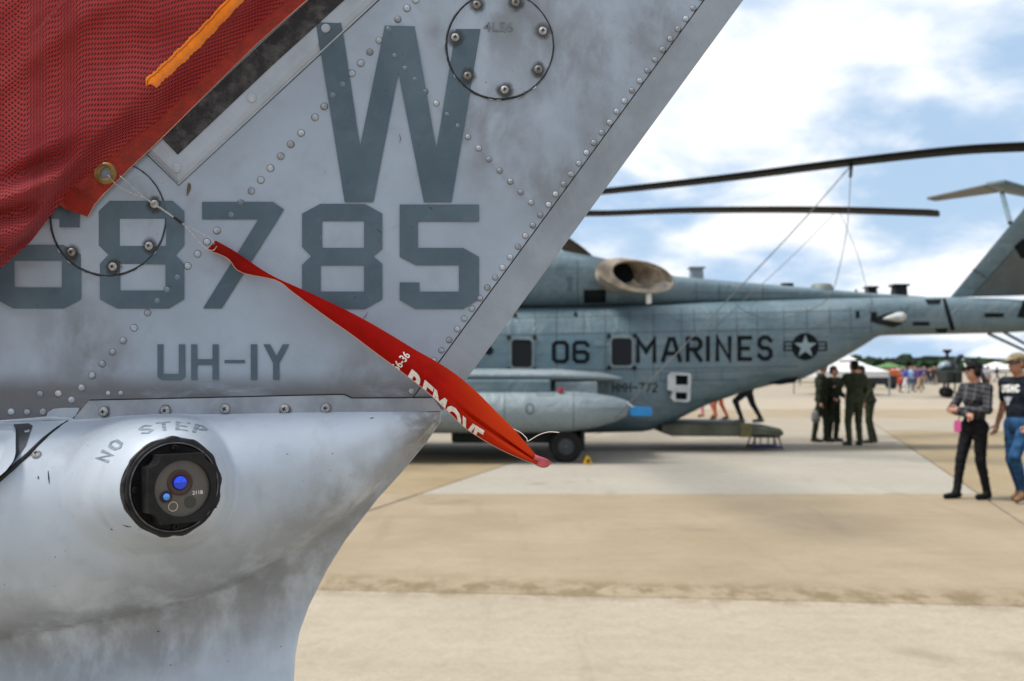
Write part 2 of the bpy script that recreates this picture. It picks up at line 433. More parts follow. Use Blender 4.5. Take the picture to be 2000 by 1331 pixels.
# slab grid: joints run away from the eye (skewed) and across it
def Ljoint(k, Y): return 2.45+(k)*7.33+.2814*Y
cross = [(-5.0, -.12), (1.1, -.11), (7.25, -.103), (13.03, 0.0), (19.6, .0), (26.2, .0), (33, .0), (40, 0), (47, 0), (54, 0), (61, 0), (69, 0)]
def cornerp(k, r, e=0.0, q=0.0):
    b, m_ = cross[r]; b += q
    X = (2.45+k*7.33+e+.2814*b)/(1-.2814*m_); return (X, b+m_*X)
GAP = .016
mats_rows = {}
for r in range(len(cross)-1):
    for k in range(-7, 9):
        if r > 6 and (k < -4): continue
        a, b2 = cornerp(k-1, r, GAP, GAP), cornerp(k, r, -GAP, GAP)
        c2, d = cornerp(k, r+1, -GAP, -GAP), cornerp(k-1, r+1, GAP, -GAP)
        dz = rng.uniform(-.002, .002)
        base = [(x, y, -.12) for x, y in (a, b2, c2, d)]; top = [(x, y, dz) for x, y in (a, b2, c2, d)]
        cx, cy = (a[0]+c2[0])/2, (a[1]+c2[1])/2
        ch = [(x+(.012 if x < cx else -.012), y+(.012 if y < cy else -.012), dz) for x, y, _ in top]
        low = [(x, y, dz-.008) for x, y, _ in top]
        v = base+low+ch; f = [(8, 9, 10, 11)]
        for s0 in (0, 4):
            for i in range(4): f.append((s0+i, s0+(i+1) % 4, s0+4+(i+1) % 4, s0+4+i))
        if r == 3 and k == 0: mt = M_slab_lt
        elif r == 2: mt = M_slab_tan
        elif r in (0, 1): mt = M_slab_warm
        elif r == 3: mt = M_slab_sand
        elif r == 4 and k == 0: mt = M_slab_mid
        elif r == 4: mt = M_slab_sand if k > 0 else M_slab_mid
        else: mt = [M_slab_mid, M_slab_warm, M_slab_mid, M_slab_tan, M_slab_warm][(r*3+k*5) % 5]
        obj('concrete_slab', mesh('concrete_slab', v, f, mt), ground)
for k in range(-7, 9):
    a, b2 = cornerp(k, 0), cornerp(k, len(cross)-1)
    q = [(a[0]-.03, a[1], -.012), (a[0]+.03, a[1], -.012), (b2[0]+.03, b2[1], -.012), (b2[0]-.03, b2[1], -.012)]
    obj('joint_seal', mesh('joint_seal', q, [(0, 1, 2, 3)], M_seal), ground)
for r in range(len(cross)):
    a, b2 = cornerp(-8, r), cornerp(8, r)
    q = [(a[0], a[1]-.03, -.010), (b2[0], b2[1]-.03, -.010), (b2[0], b2[1]+.03, -.010), (a[0], a[1]+.03, -.010)]
    obj('joint_seal', mesh('joint_seal', q, [(0, 1, 2, 3)], M_seal), ground)

# far wood along the horizon
def fol(g, b):
    p = g.pos(); c = g.mix(g.step(g.noise(p, .12, 5, .6), .3, .7), (.010, .026, .013), (.026, .055, .024))
    g.put(b.inputs['Base Color'], g.mix(g.m('MULTIPLY', g.step(g.noise(p, .9, 3), .45, .7), .6), c, (.007, .017, .010)))
M_wood = material('far_foliage', rough=.9, spec=.1, fn=fol)
bmico = bmesh.new(); bmesh.ops.create_icosphere(bmico, subdivisions=2, radius=1)
IV = np.array([v.co[:] for v in bmico.verts]); IF = np.array([[v.index for v in f.verts] for f in bmico.faces]); bmico.free()
Vs, Fs, off = [], [], 0
for i in range(620):
    x = rng.uniform(-420, 520); y = 430+rng.uniform(-14, 40)+.02*abs(x)
    top = 5.2+2.2*math.sin(x*.011+.9)+1.0*math.sin(x*.043)+rng.uniform(-.9, .7)
    r_ = rng.uniform(2.2, 4.2); zc = rng.uniform(.5, 1)*(top-r_*.8)
    q = IV*(1+.28*rng.standard_normal((len(IV), 1)).clip(-1.5, 1.5))*np.array([r_*1.25, r_, r_*.95])+np.array([x, y, max(zc, 1.2)])
    Vs.append(q); Fs.append(IF+off); off += len(IV)
tag(obj('tree_line', mesh('tree_line', np.concatenate(Vs), np.concatenate(Fs), M_wood)), 'dark green distant wood along the far edge of the airfield', 'trees', kind='stuff')

# ================================================================== FOREGROUND: the tail of the near helicopter
Y0 = 1.45; K = Y0/FP
def F(px, py, d=0.0):                         # on the fin plane, d metres towards the eye
    p = at(px, py, Y0); p.y -= d; return p

def fin_paint(g, b, base=(.30, .36, .44), strip=False):
    p = g.pos(); x, y, z = g.sep(p)
    big = g.noise(p, 5.5, 5, .6, .4); mid = g.noise(p, 22, 6, .6, .3)
    c = g.mix(g.step(big, .3, .72), tuple(v*.88 for v in base), tuple(v*1.1 for v in base))
    c = g.mix(g.m('MULTIPLY', g.step(mid, .52, .75), .28), c, (.21, .23, .26))
    # brown soot smeared around the upper round panel and down towards the trailing edge
    cl = None
    for (px, py, rr) in ((1010, 20, .16), (960, 260, .13), (1085, 350, .10), (1130, 120, .17), (870, 75, .05), (300, 400, .07), (1290, 60, .13), (1190, 260, .09), (560, 90, .06), (150, 660, .10), (700, 740, .07)):
        q = at(px, py, Y0); dd = g.step(g.dist(p, q), rr, rr*.1)
        cl = dd if cl is None else g.m('MAXIMUM', cl, dd)
    sm = g.m('MULTIPLY', cl, g.step(g.noise(g.vmul(p, (1.3, 1, .8)), 12, 6, .62, .25), .36, .66))
    c = g.mix(g.m('MULTIPLY', sm, .66), c, (.125, .122, .128))
    # grime lying along the lower seam
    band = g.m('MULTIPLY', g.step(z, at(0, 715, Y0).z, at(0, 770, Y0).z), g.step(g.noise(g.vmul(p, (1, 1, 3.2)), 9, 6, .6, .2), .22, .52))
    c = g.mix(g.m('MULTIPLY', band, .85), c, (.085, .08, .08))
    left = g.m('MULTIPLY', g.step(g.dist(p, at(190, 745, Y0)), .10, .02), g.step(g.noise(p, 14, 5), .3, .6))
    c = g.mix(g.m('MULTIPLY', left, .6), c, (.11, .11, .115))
    # specks and scratches
    spk = g.step(g.noise(p, 240, 2, .5), .735, .765)
    c = g.mix(g.m('MULTIPLY', spk, .75), c, (.06, .06, .065))
    if strip: c = g.mix(.45, c, g.mix(g.step(g.noise(p, 13, 6, .62, .3), .34, .68), (.19, .215, .25), (.31, .355, .41)))
    g.put(b.inputs['Base Color'], c)
    g.put(b.inputs['Roughness'], g.m('MULTIPLY_ADD', mid, .25, .34))
    hgt = g.m('ADD', g.m('MULTIPLY', g.noise(p, 7, 3, .5), 1.0), g.m('MULTIPLY', g.noise(p, 400, 3, .6), .012))
    g.put(b.inputs['Normal'], g.bump(hgt, .55, .006))
M_fin = material('fin_paint', fn=fin_paint)
M_strip = material('trailing_edge_paint', fn=lambda g, b: fin_paint(g, b, (.30, .355, .43), True))
def fair_paint(g, b):
    p = g.pos(); x, y, z = g.sep(p)
    big = g.noise(p, 6, 5, .55, .3); mid = g.noise(p, 21, 6, .62, .3)
    c = g.mix(g.step(big, .3, .7), (.41, .47, .55), (.48, .54, .615))
    c = g.mix(g.m('MULTIPLY', g.step(mid, .5, .78), .25), c, (.24, .26, .29))
    # olive-brown scuffing at the aft tip
    tip = g.m('MULTIPLY', g.step(g.dist(p, at(850, 845, Y0-.02)), .085, .012), g.step(g.noise(p, 34, 6, .65, .6), .36, .6))
    c = g.mix(g.m('MULTIPLY', tip, .8), c, (.17, .155, .12))
    # soot streak that also paints shade into the colour of the lower hollow
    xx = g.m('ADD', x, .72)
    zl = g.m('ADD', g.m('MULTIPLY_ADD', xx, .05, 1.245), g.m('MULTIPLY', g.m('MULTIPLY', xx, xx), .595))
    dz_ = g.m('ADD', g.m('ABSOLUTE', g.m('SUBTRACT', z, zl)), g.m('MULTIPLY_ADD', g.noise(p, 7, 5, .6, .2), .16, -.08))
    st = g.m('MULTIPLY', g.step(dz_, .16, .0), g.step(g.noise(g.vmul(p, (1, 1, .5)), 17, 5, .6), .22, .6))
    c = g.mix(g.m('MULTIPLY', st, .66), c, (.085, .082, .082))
    drip = g.m('MULTIPLY', g.step(g.noise(g.vmul(p, (1.6, 1, .5)), 12, 6, .62), .52, .74), .22)
    c = g.mix(drip, c, (.20, .205, .215))
    # smoother repaint patch right of the sensor
    spk = g.step(g.noise(p, 210, 2, .5), .74, .77)
    c = g.mix(g.m('MULTIPLY', spk, .8), c, (.05, .05, .055))
    g.put(b.inputs['Base Color'], c)
    g.put(b.inputs['Roughness'], g.m('MULTIPLY_ADD', mid, .2, .42))
    hgt = g.m('ADD', g.noise(p, 9, 3, .5), g.m('MULTIPLY', g.noise(p, 380, 3, .6), .01))
    g.put(b.inputs['Normal'], g.bump(hgt, .4, .004))
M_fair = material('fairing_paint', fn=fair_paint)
def letter_paint(g, b):
    p = g.pos()
    c = g.mix(g.step(g.noise(p, 9, 5, .6), .3, .7), (.060, .095, .125), (.088, .13, .165))
    c = g.mix(g.m('MULTIPLY', g.step(g.noise(p, 60, 6, .65), .55, .75), .3), c, (.13, .165, .20))
    g.put(b.inputs['Alpha'], g.m('SUBTRACT', 1.0, g.m('MAXIMUM', g.m('MULTIPLY', g.step(g.noise(p, 85, 5, .6), .66, .72), .8), g.m('MULTIPLY', g.step(g.noise(p, 13, 5, .6), .56, .75), .30))))
    g.put(b.inputs['Base Color'], c)
    g.put(b.inputs['Normal'], g.bump(g.noise(p, 7, 3, .5), .5, .006))
M_let = material('faded_lettering', rough=.55, spec=.3, fn=letter_paint)
M_plate = material('plate_paint', fn=grainy((.335, .38, .44), .12, 18, .42, bump=.05))
M_panel = material('panel_paint', fn=fin_paint)
M_riv = material('rivet_paint', fn=grainy((.36, .40, .455), .2, 60, .38))
M_riv2 = material('rivet_grimy_paint', fn=grainy((.25, .275, .31), .3, 70, .45)); M_riv3 = material('rivet_worn_paint', fn=grainy((.32, .34, .37), .35, 90, .35, metal=.25))
M_rivd = material('rivet_lettered_paint', fn=grainy((.13, .17, .205), .25, 60, .4))
M_screw = material('screw_steel', fn=grainy((.17, .16, .155), .4, 220, .42, metal=.7))
M_screwb = material('screw_worn_bright', fn=grainy((.34, .335, .33), .4, 220, .35, metal=.8))
M_grime_shade = material('rivet_grime_shade', fn=grainy((.11, .11, .115), .5, 90, .7))  # grime ring that doubles as painted shade round each rivet base
M_black = material('black_recess', (.008, .008, .008), .7)
M_sealant = material('black_sealant', spec=.25, fn=grainy((.022, .022, .024), .5, 120, .5, bump=.4))
M_velcro = material('hook_tape', fn=lambda g, b: (g.put(b.inputs['Base Color'], g.mix(g.step(g.noise(g.pos(), 45, 6, .7), .42, .68), (.022, .022, .025), (.085, .083, .085))), g.put(b.inputs['Normal'], g.bump(g.noise(g.pos(), 900, 2), .8, .002))), rough=.9)

tail = thing('helicopter_tail', F(450, 1500, -.1), 'grey swept helicopter tail fin lettered 68785 W UH-1Y over a pale rounded fairing', 'helicopter tail')
# -- fin skin
def on_line(y, x0, y0, x1, y1): return x0+(x1-x0)*(y-y0)/(y1-y0)
bx = lambda y: on_line(y, 1375, 0, 807, 776)       # skin / trailing strip joint
ex = lambda y: on_line(y, 1451, 0, 867, 800)       # trailing edge
sk = [(bx(-700), -700), (bx(778), 778), (687, 781), (672, 775), (176, 786), (120, 829), (-1500, 840), (-1500, -700)]
fin = prism([F(x, y) for x, y in sk], [F(x, y, -.075) for x, y in sk], 'fin_skin', M_fin, tail)
# trailing edge strip: a wedge that closes the two skins
pts_a = [(bx(y)+1.2, y) for y in (-700, 780)]; pts_b = [(ex(y), y) for y in (-700, 803)]
A0, A1 = [F(*p, .0005) for p in pts_a]; B0, B1 = [F(*p, -.012) for p in pts_b]
C0, C1 = [F(*p, -.022) for p in pts_b]; D0, D1 = [F(*p, -.0745) for p in pts_a]
v = [A0, A1, B0, B1, C0, C1, D0, D1]
f = [(0, 1, 3, 2), (2, 3, 5, 4), (4, 5, 7, 6), (6, 7, 1, 0), (0, 2, 4, 6), (1, 7, 5, 3)]
strip = obj('trailing_edge', bevel(fix(mesh('trailing_edge', v, f, M_strip)), .0012, 2), tail)
# seam gap shown by a thin dark sealant line
tube('seam_line', [F(bx(y), y, -.0002) for y in (-700, 0, 400, 778)], .0009, M_sealant, tail, 6)
tube('seam_line', [F(x, y, .0008) for x, y in ((144, 817), (160, 801), (177, 781.5), (320, 778.5), (655, 770.5), (673, 770.5), (688, 777.5), (846, 776.5))], .0008, M_sealant, tail, 6)

# -- rivets
prof = [(1, 0), (.98, .14), (.88, .33), (.68, .49), (.36, .60), (.001, .63)]
def rivet_mesh(r, name, mt):
    v, f = lathe_v([(a*r, h*r) for a, h in prof], 14); n0 = len(f)
    v2, f2 = lathe_v([(1.17*r, .00012), (.985*r, .0003)], 14); k = len(v)
    return mesh(name, v+v2, f+[tuple(i+k for i in q) for q in f2[:-1]], [mt, M_grime_shade], smooth=True, fmat=[0]*n0+[1]*(len(f2)-1))
RV = {k: rivet_mesh(r, 'rivet', m_) for k, (r, m_) in {'a': (.0049, M_riv), 'b': (.0041, M_riv), 'ad': (.0049, M_rivd), 'bd': (.0041, M_rivd), 's': (.0034, M_riv)}.items()}
for k_, (r_, m_) in {'a2': (.0047, M_riv2), 'a3': (.0050, M_riv3), 'b2': (.0040, M_riv2), 'b3': (.0042, M_riv3)}.items(): RV[k_] = rivet_mesh(r_, 'rivet', m_)
def z2(a, b): return (560+a/1.901, b/1.901)
def z1(a, b): return (a/2.464, b/2.464)
def z3(a, b): return (a/2.857, 380+b/2.857)
LA = [z2(*p) for p in ((480, 0), (448, 33), (413, 73), (379, 112), (345, 153), (310, 194), (275, 234), (241, 274), (206, 314), (172, 355), (139, 396), (104, 436), (54, 495), (15, 538))]
LA = [(LA[0][0]+18.5*i, LA[0][1]-21.3*i) for i in range(1, 12)]+LA
LA += [z1(*p) for p in ((1400, 697), (1352, 752), (1303, 809), (1255, 866), (1208, 922), (1160, 979), (1112, 1036), (1046, 1113))]
LA += [z3(*p) for p in ((1157, 267), (1105, 333), (1049, 399), (991, 465), (935, 533), (880, 594), (822, 659), (746, 747), (687, 816), (630, 880), (571, 946), (513, 1012), (455, 1081), (400, 1147))]
LB = [z2(*p) for p in ((399, 208), (438, 254), (477, 297), (516, 340), (556, 384), (595, 425), (634, 467), (673, 510), (712, 551), (750, 592), (790, 634), (829, 676), (868, 715), (907, 754))]
LC = [(1353.8+(862.5-1353.8)*i/33, 16.3+(684-16.3)*i/33) for i in range(-10, 38)]
LD = [z3(*p) for p in ((226, 1115), (325, 1115), (61, 1214), (150, 1214), (242, 1212))]+[(-10, 804), (-42, 805), (-75, 805)]
LE = [z3(604, 1110), z3(675, 1110)]
Wp = [z2(*p) for p in ((110, 88), (205, 92), (273, 545), (365, 97), (475, 100), (556, 555), (628, 110), (720, 110), (612, 752), (510, 752), (415, 272), (322, 752), (216, 752))]
D8a = [[(215, 393), (338, 393), (360, 413), (360, 480), (343, 498.5), (360, 516), (360, 585), (330, 603), (230, 603), (196, 585), (196, 516), (212.5, 498.5), (194, 480), (194, 413)], [(235, 428), (325, 428), (325, 481), (235, 481)], [(235, 516.5), (324, 516.5), (324, 568), (235, 568)]]
D8b = [[(626, 399), (713, 399), (747, 418), (747, 487), (729, 501), (747, 516), (747, 585), (713, 604), (626, 604), (590.5, 585), (590.5, 518), (608, 501), (590.5, 483), (590.5, 418)], [(629.5, 432.5), (711.5, 432.5), (711.5, 485), (629.5, 485)], [(626.5, 519), (711.5, 519), (711.5, 570), (626.5, 570)]]
D5 = [z2(*p) for p in ((420, 761), (714, 761), (714, 824), (487, 824), (487, 922), (655, 922), (714, 955), (714, 1112), (655, 1148), (478, 1148), (420, 1115), (420, 1050), (493, 1050), (493, 1084), (640, 1084), (640, 986), (480, 986), (420, 955))]
D7 = [z3(*p) for p in ((1130, 43), (1525, 43), (1587, 85), (1238, 637), (1135, 637), (1443, 140), (1130, 140))]
D6 = [[(22, 393), (124, 393), (157, 413), (157, 445), (117, 445), (117, 428), (29, 428), (29, 479), (125, 479), (159, 497), (159, 585), (125, 603), (27, 603), (-10, 583), (-10, 413)], [(29, 510), (122, 510), (122, 562), (29, 562)]]
def inside(p, poly):
    c = False
    for i in range(len(poly)):
        a, b = poly[i], poly[i-1]
        if (a[1] > p[1]) != (b[1] > p[1]) and p[0] < (b[0]-a[0])*(p[1]-a[1])/(b[1]-a[1])+a[0]: c = not c
    return c
def lettered(p):
    if inside(p, Wp) or inside(p, D5) or inside(p, D7): return True
    return any(inside(p, L[0]) and not any(inside(p, h) for h in L[1:]) for L in (D8a, D8b, D6))
for L, key in ((LA, 'a'), (LB, 'b'), (LC, 'b'), (LD, 'a'), (LE, 's')):
    for p in L:
        if p[1] < -260 or (L is LC and p[0] < 800): continue
        k = key+'d' if (key in 'ab' and lettered(p)) else (key+['', '2', '2', '3'][int(rng.integers(4))] if key in 'ab' else key)
        jit = rng.uniform(-.0006, .0006, 2)
        obj('rivet', RV[k], fin, Matrix.Translation(F(*p)+Vector((jit[0], 0, jit[1]))) @ Matrix.Rotation(rng.uniform(0, 6), 4, 'Y'))

# -- doubler plate with joggled rim, hook tape, button fasteners
def off_line(p, q, d):
    v_ = Vector((q[0]-p[0], q[1]-p[1])).normalized(); return (-v_.y*d, v_.x*d)
pl_out = [(349, 360), (290, 302), (60, 70), (500, -420), (1120, -357)]
pl_in = [(348.5, 343), (298, 293), (74, 70), (500, -405), (1098, -353)]
prism([F(x, y, .0055) for x, y in pl_in], [F(x, y, .0003) for x, y in pl_out], 'doubler_plate', M_plate, tail)
tube('rim_bead', [F(x, y, .0012) for x, y in ((290, 301), (349, 360.5), (737, 0), (1120, -357))], .0016, M_plate, tail, 8)
tube('sealant_line', [F(x, y, .0006) for x, y in ((288, 303), (349, 362.5), (739, 1.5), (1120, -354))], .0007, M_sealant, tail, 6)
tp = [(350, 304), (532.5, 131.5), (680, 0), (960, -262), (900, -320), (615, -2), (503, 97), (320, 273)]
tp2a = [(350, 304), (530.5, 133.5), (501, 99), (320, 273)]; tp2b = [(531, 133), (682, -4), (960, -262), (900, -320), (617, -6), (501.5, 98.5)]
for q in (tp2a, tp2b): prism([F(x, y, .0078) for x, y in q], [F(x, y, .0052) for x, y in q], 'hook_tape', M_velcro, tail, bw=.0006)
btn = mesh('button_fastener', *lathe_v([(.0068, -.002), (.0068, .001), (.0062, .0022), (.0046, .0026), (.0043, .0021), (.0022, .0019), (.0001, .0019)], 20), M_riv, smooth=True, sharp=35)
for p in ((494, 194), (348, 331), (638, 59), (782, -76)): obj('button_fastener', btn, tail, Matrix.Translation(F(*p, .0055)))

# -- round access panels with cross-head screws
def cross_poly(r, wd): return [(-wd, r), (wd, r), (wd, wd), (r, wd), (r, -wd), (wd, -wd), (wd, -r), (-wd, -r), (-wd, -wd), (-r, -wd), (-r, wd), (-wd, wd)]
def screw_mesh(r, mt):
    v, f = lathe_v([(a*r, h*r*.95) for a, h in prof], 16); n0 = len(f)
    k = len(v); cp = cross_poly(r*.42, r*.14); v = v+[(x, -r*.60, z) for x, z in cp]
    tri = tessellate_polygon([[Vector((x, z, 0)) for x, z in cp]])
    f = f+[tuple(k+i for i in t) for t in tri]
    return mesh('screw', v, f, [mt, M_black], smooth=False, fmat=[0]*n0+[1]*len(tri))
SC, SCB = screw_mesh(.0062, M_screw), screw_mesh(.0062, M_screwb)
for me in (SC, SCB):
    for p in me.polygons: p.use_smooth = p.material_index == 0
def stain_fn(g, b):
    u = g.uv(); d = g.dist(u, (.5, .5, 0)); p = g.pos()
    a = g.m('MULTIPLY', g.step(g.m('ADD', d, g.m('MULTIPLY_ADD', g.noise(p, 60, 5, .6), .5, -.25)), .48, .16), .85)
    g.put(b.inputs['Base Color'], (.03, .03, .032)); g.put(b.inputs['Alpha'], a)
M_stain = material('grease_stain', rough=.6, fn=stain_fn)
def stain(px, py, r, d, parent, name='grease_stain'):
    v = [F(px+sx_*r, py+sy_*r, d) for sx_, sy_ in ((-1, 1), (1, 1), (1, -1), (-1, -1))]
    me = mesh(name, v, [(0, 1, 2, 3)], M_stain); uvl = me.uv_layers.new()
    for i, uvc in enumerate(((0, 0), (1, 0), (1, 1), (0, 1))): uvl.data[i].uv = uvc
    return obj(name, me, parent)
def access_panel(cx, cy, r, screws, label, bright):
    rim = ngon(cx, cy, r-1.5, 64)
    pn = prism([F(x, y, .0014) for x, y in rim], [F(x, y, .0002) for x, y in rim], 'access_panel', M_panel, tail)
    pn['label'] = label
    pts, rad = [], []
    for i in range(97):
        a = 2*math.pi*i/96
        k = 1+.55*math.sin(a*1.0-.9 if cx < 500 else a-1.1)
        j = rng.uniform(-.5, .5)
        pts.append(F(cx+(r+.8+j)*math.cos(a), cy+(r+.8+j)*math.sin(a), .0012)); rad.append((.0007+.0009*max(k-.5, 0))*rng.uniform(.75, 1.25))
    obj('sealant_ring', fix(mesh('sealant_ring', *tube_v(pts, rad, 8, False), M_sealant, smooth=True)), pn)
    for i, (x, y) in enumerate(screws):
        stain(x+1, y+1, 21, .0027+.0001*i, pn)
        ang = math.atan2(y-cy, x-cx)
        obj('screw', SCB if i in bright else SC, pn, Matrix.Translation(F(x, y, .0020)) @ Matrix.Rotation(rng.uniform(0, 1.5), 4, 'Y'))
    # flakes of lifted sealant on the rim
    for a0 in ((2.5, 2.25, .95, .6) if cx < 500 else (1.55, 1.7, .85, 2.5)):
        pp = [F(cx+(r+2.5+1.5*math.sin(t*3))*math.cos(a0+.07*t), cy+(r+2.5+1.5*math.sin(t*3))*math.sin(a0+.07*t), .0035) for t in (0, .4, .8, 1.2)]
        tube('sealant_flake', pp, [.0002, .0007, .0005, .0001], M_plate, pn, 5)
    return pn
p1s = [(80+a/4.7525, 280+b/4.7525) for a, b in ((1060, 568), (1008, 955), (672, 1148), (292, 1013))]+[(120, 390), (160, 338)]
p2s = [(860+a/6.05, b/6.05) for a, b in ((430, 65), (890, 38), (1212, 375), (1157, 828), (760, 1068), (323, 905), (178, 452))]
access_panel(212, 426, 112, p1s, 'round access panel partly under the red cover', (0, 1, 2))
pan2 = access_panel(976.5, 90, 104, p2s, 'round access panel stencilled 4LS6', (2, 4, 6))

# -- lettering: flat paint laid on the skin, following the plate rim where it crosses it
LH = .0019
lay = lambda d: (lambda x, y, z: F(x, y, d))
# rim line of the plate right side, (349,360)->(737,0)
la_, lb_ = 360.0, 388.0; lc_ = -(la_*349+lb_*360)
li = -(la_*348.5+lb_*343)
dplate = [clip(t, -la_, -lb_, -li-.0) for t in tris_of(Wp)]          # on the plate top
dslope = [clip(clip(t, la_, lb_, li), -la_, -lb_, -(lc_)) for t in tris_of(Wp)]
dskin = [clip(t, la_, lb_, lc_) for t in tris_of(Wp)]
nz = lambda ps: [p for p in ps if len(p) > 2]
wl = decal('letter', nz(dskin), lay(LH), M_let, tail)
decal('letter_piece', nz(dplate), lay(.0060), M_let, wl)
def slope_lay(x, y, z):
    d0 = (la_*x+lb_*y+li); d1 = (la_*x+lb_*y+lc_); t = d0/(d0-d1) if abs(d0-d1) > 1e-6 else 0
    return F(x, y, .0062*(1-min(max(t, 0), 1))+.0024)
decal('letter_piece', nz(dslope), slope_lay, M_let, wl)
for L in (D6, D8a, [D7], D8b, [D5]): decal('digit', [L if len(L) > 1 else L[0]], lay(LH), M_let, tail)
def zz3(a, b): return (300+a/3.3333, 640+b/3.3333)
for P in ([[(27, 110), (66, 110), (66, 303), (167, 303), (167, 110), (207, 110), (207, 320), (180, 341), (52, 341), (27, 320)]],
          [[(247, 110), (285, 110), (285, 207), (386, 207), (386, 110), (425, 110), (425, 341), (386, 341), (386, 244), (285, 244), (285, 341), (247, 341)]],
          [[(464, 212), (596, 212), (596, 232), (464, 232)]], [[(635, 110), (676, 110), (676, 341), (635, 341)]],
          [[(717, 110), (759, 110), (801, 187), (842, 110), (885, 110), (820, 232), (820, 341), (780, 341), (780, 232)]]):
    decal('letter', [[zz3(*p) for p in q] for q in P], lay(LH), M_let, tail)
M_sten = material('small_stencil', fn=grainy((.13, .15, .17), .3, 80, .5))
fp_, fw_ = font_polys('4LS6', 18, .012)
decal('stencil_lettering', [[(944.5+p[0]*58/fw_, 44.5+p[1]) for p in t] for t in fp_], lambda x, y, z: F(x, y, .0030), M_sten, pan2)
# scratches
for p, q in (((780, 262), (781, 280)), ((735, 448), (745, 457)), ((1010, 197), (1030, 180)), ((838, 405), (844, 411)), ((718, 610), (708, 625))):
    mx, my = (p[0]+q[0])/2+2, (p[1]+q[1])/2
    tube('scratch', [F(*p, .002), F(mx, my, .002), F(*q, .002)], [.0002, .0005, .0002], M_sealant, fin, 5)

# -- lower fairing
SX = [-1400, 0, 144, 300, 630, 862]; SY = [832, 826, 821, 812, 806, 803]
CX = [-1400, -200, 0, 135, 315, 450, 585, 675, 760, 830, 866]; CY = [1300, 1262, 1248, 1226, 1188, 1146, 1073, 1016, 930, 850, 812]
def smooth01(t): t = np.clip(t, 0, 1); return t*t*(3-2*t)
SAX = Vector((math.sin(R(38)), -math.cos(R(38)), .03)).normalized()   # way the sensor looks
def hfair(x, y):
    x = np.asarray(x, float); y = np.asarray(y, float)
    s = np.interp(x, SX, SY); c = np.maximum(np.interp(x, CX, CY), s+9)
    t = (y-s)/(c-s); H = .41*(c-s)*K
    t0 = .44; u = np.where(t < t0, (t0-t)/t0, (t-t0)/(1-t0))
    b = H*np.where(u < 1, np.clip(1-u**2.3, 0, 1)**.62, -(u-1)*1.2)
    vnt = (-.050+.085*smooth01((y-1120)/360))*smooth01((t-.35)/.6)
    k = .045*smooth01((t-.3)/.5)
    h = (b+vnt+np.sqrt((b-vnt)**2+k*k))/2
    h = np.where(t < .3, b, h)
    du, dw = (x-338)/86, (y-951)/96; r = np.sqrt(du*du+dw*dw)+1e-6
    wd = np.where(du < 0, 1.6, .48)*(du/r)**2+np.where(dw < 0, .55, .34)*(dw/r)**2
    xc = np.where(r > 1, 338+du/r*86, x); yc = np.where(r > 1, 951+dw/r*96, y)
    C_ = at(338, 951, Y0-.236); C_.z -= CH; n_ = SAX
    hr = Y0-C_.dot(n_)/((xc-1000)/FP*n_.x+n_.y-(yc-HY)/FP*n_.z)-.004
    f = 1-smooth01((r-1)/wd)
    hp = h*(1-f)+np.maximum(hr, h)*f
    return np.where(r < .93, hr-.008, hp)
def FH(px, py, d=0.0): return at(px, py, Y0-float(hfair(px, py))-d)
EDY = [803, 825, 866, 925, 974, 1055, 1113, 1185, 1235, 1280, 1331, 1420, 1520, 1700, 1900]
EDX = [863, 860, 832, 783, 738, 675, 639, 603, 585, 577, 574, 572, 574, 590, 620]
rows = [803+(i/200)**1.25*1000 for i in range(201)]
ncol = 300; V, Fc = [], []
for yy in rows:
    xe = np.interp(yy, EDY, EDX)
    xs = np.concatenate([np.linspace(-1300, -20, 26)[:-1], np.linspace(-20, xe-6, ncol-25)])
    ys = np.where(yy < 835, np.maximum(yy, 0)+(np.interp(xs, SX, SY)-803)*np.clip(1-(yy-803)/70, 0, 1)-3*(yy < 804), yy+(np.interp(xs, SX, SY)-803)*np.clip(1-(yy-803)/70, 0, 1))
    hh = hfair(xs, ys)
    for x_, y_, h_ in zip(xs, ys, hh): V.append(at(x_, y_, Y0-h_))
    h_ = hh[-1]; y_ = ys[-1]
    for dx, dd in ((-3.5, .0008), (-.8, .004), (0, .009), (0, .03), (-4, .06), (-260, .12)): V.append(at(xe+dx, y_, Y0-h_+dd))
nc = len(V)//len(rows)
for i in range(len(rows)-1):
    for k in range(nc-1): Fc.append((i*nc+k, i*nc+k+1, (i+1)*nc+k+1, (i+1)*nc+k))
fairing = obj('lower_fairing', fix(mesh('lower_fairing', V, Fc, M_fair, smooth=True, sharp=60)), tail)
# flange that overlaps the fin, with its five screws
fl = [(144, 820), (158, 804), (176, 783), (320, 780), (654, 772), (672, 772), (687, 779), (846, 778), (864, 803), (630, 807), (300, 813)]
flange = prism([F(x, y, .0042) for x, y in fl], [F(x, y, .0001) for x, y in fl], 'flange', material('flange_paint', fn=grainy((.26, .285, .32), .28, 14, .45)), fairing, bw=.0006)
for p in ((205, 804), (325, 802), (441, 799), (557, 799), (637, 797)):
    stain(p[0]+1, p[1]+1, 15, .0047, flange); obj('screw', SCB, flange, Matrix.Translation(F(*p, .0046)) @ Matrix.Rotation(rng.uniform(0, 1.5), 4, 'Y') @ Matrix.Scale(1.1, 4))
lip = [(95, 806), (106, 799), (126, 797), (157, 797), (150, 812), (138, 820), (90, 822)]
prism([F(x, y, .0035) for x, y in lip], [F(x, y, .0002) for x, y in lip], 'sealant_lip', M_plate, fairing, bw=.001)
tube('sealant_bead', [F(x, y, .003) for x, y in ((-600, 829), (0, 824), (60, 821), (100, 818), (140, 820), (150, 821.5))], [.002, .002, .0035, .004, .003, .001], M_plate, fairing, 8)
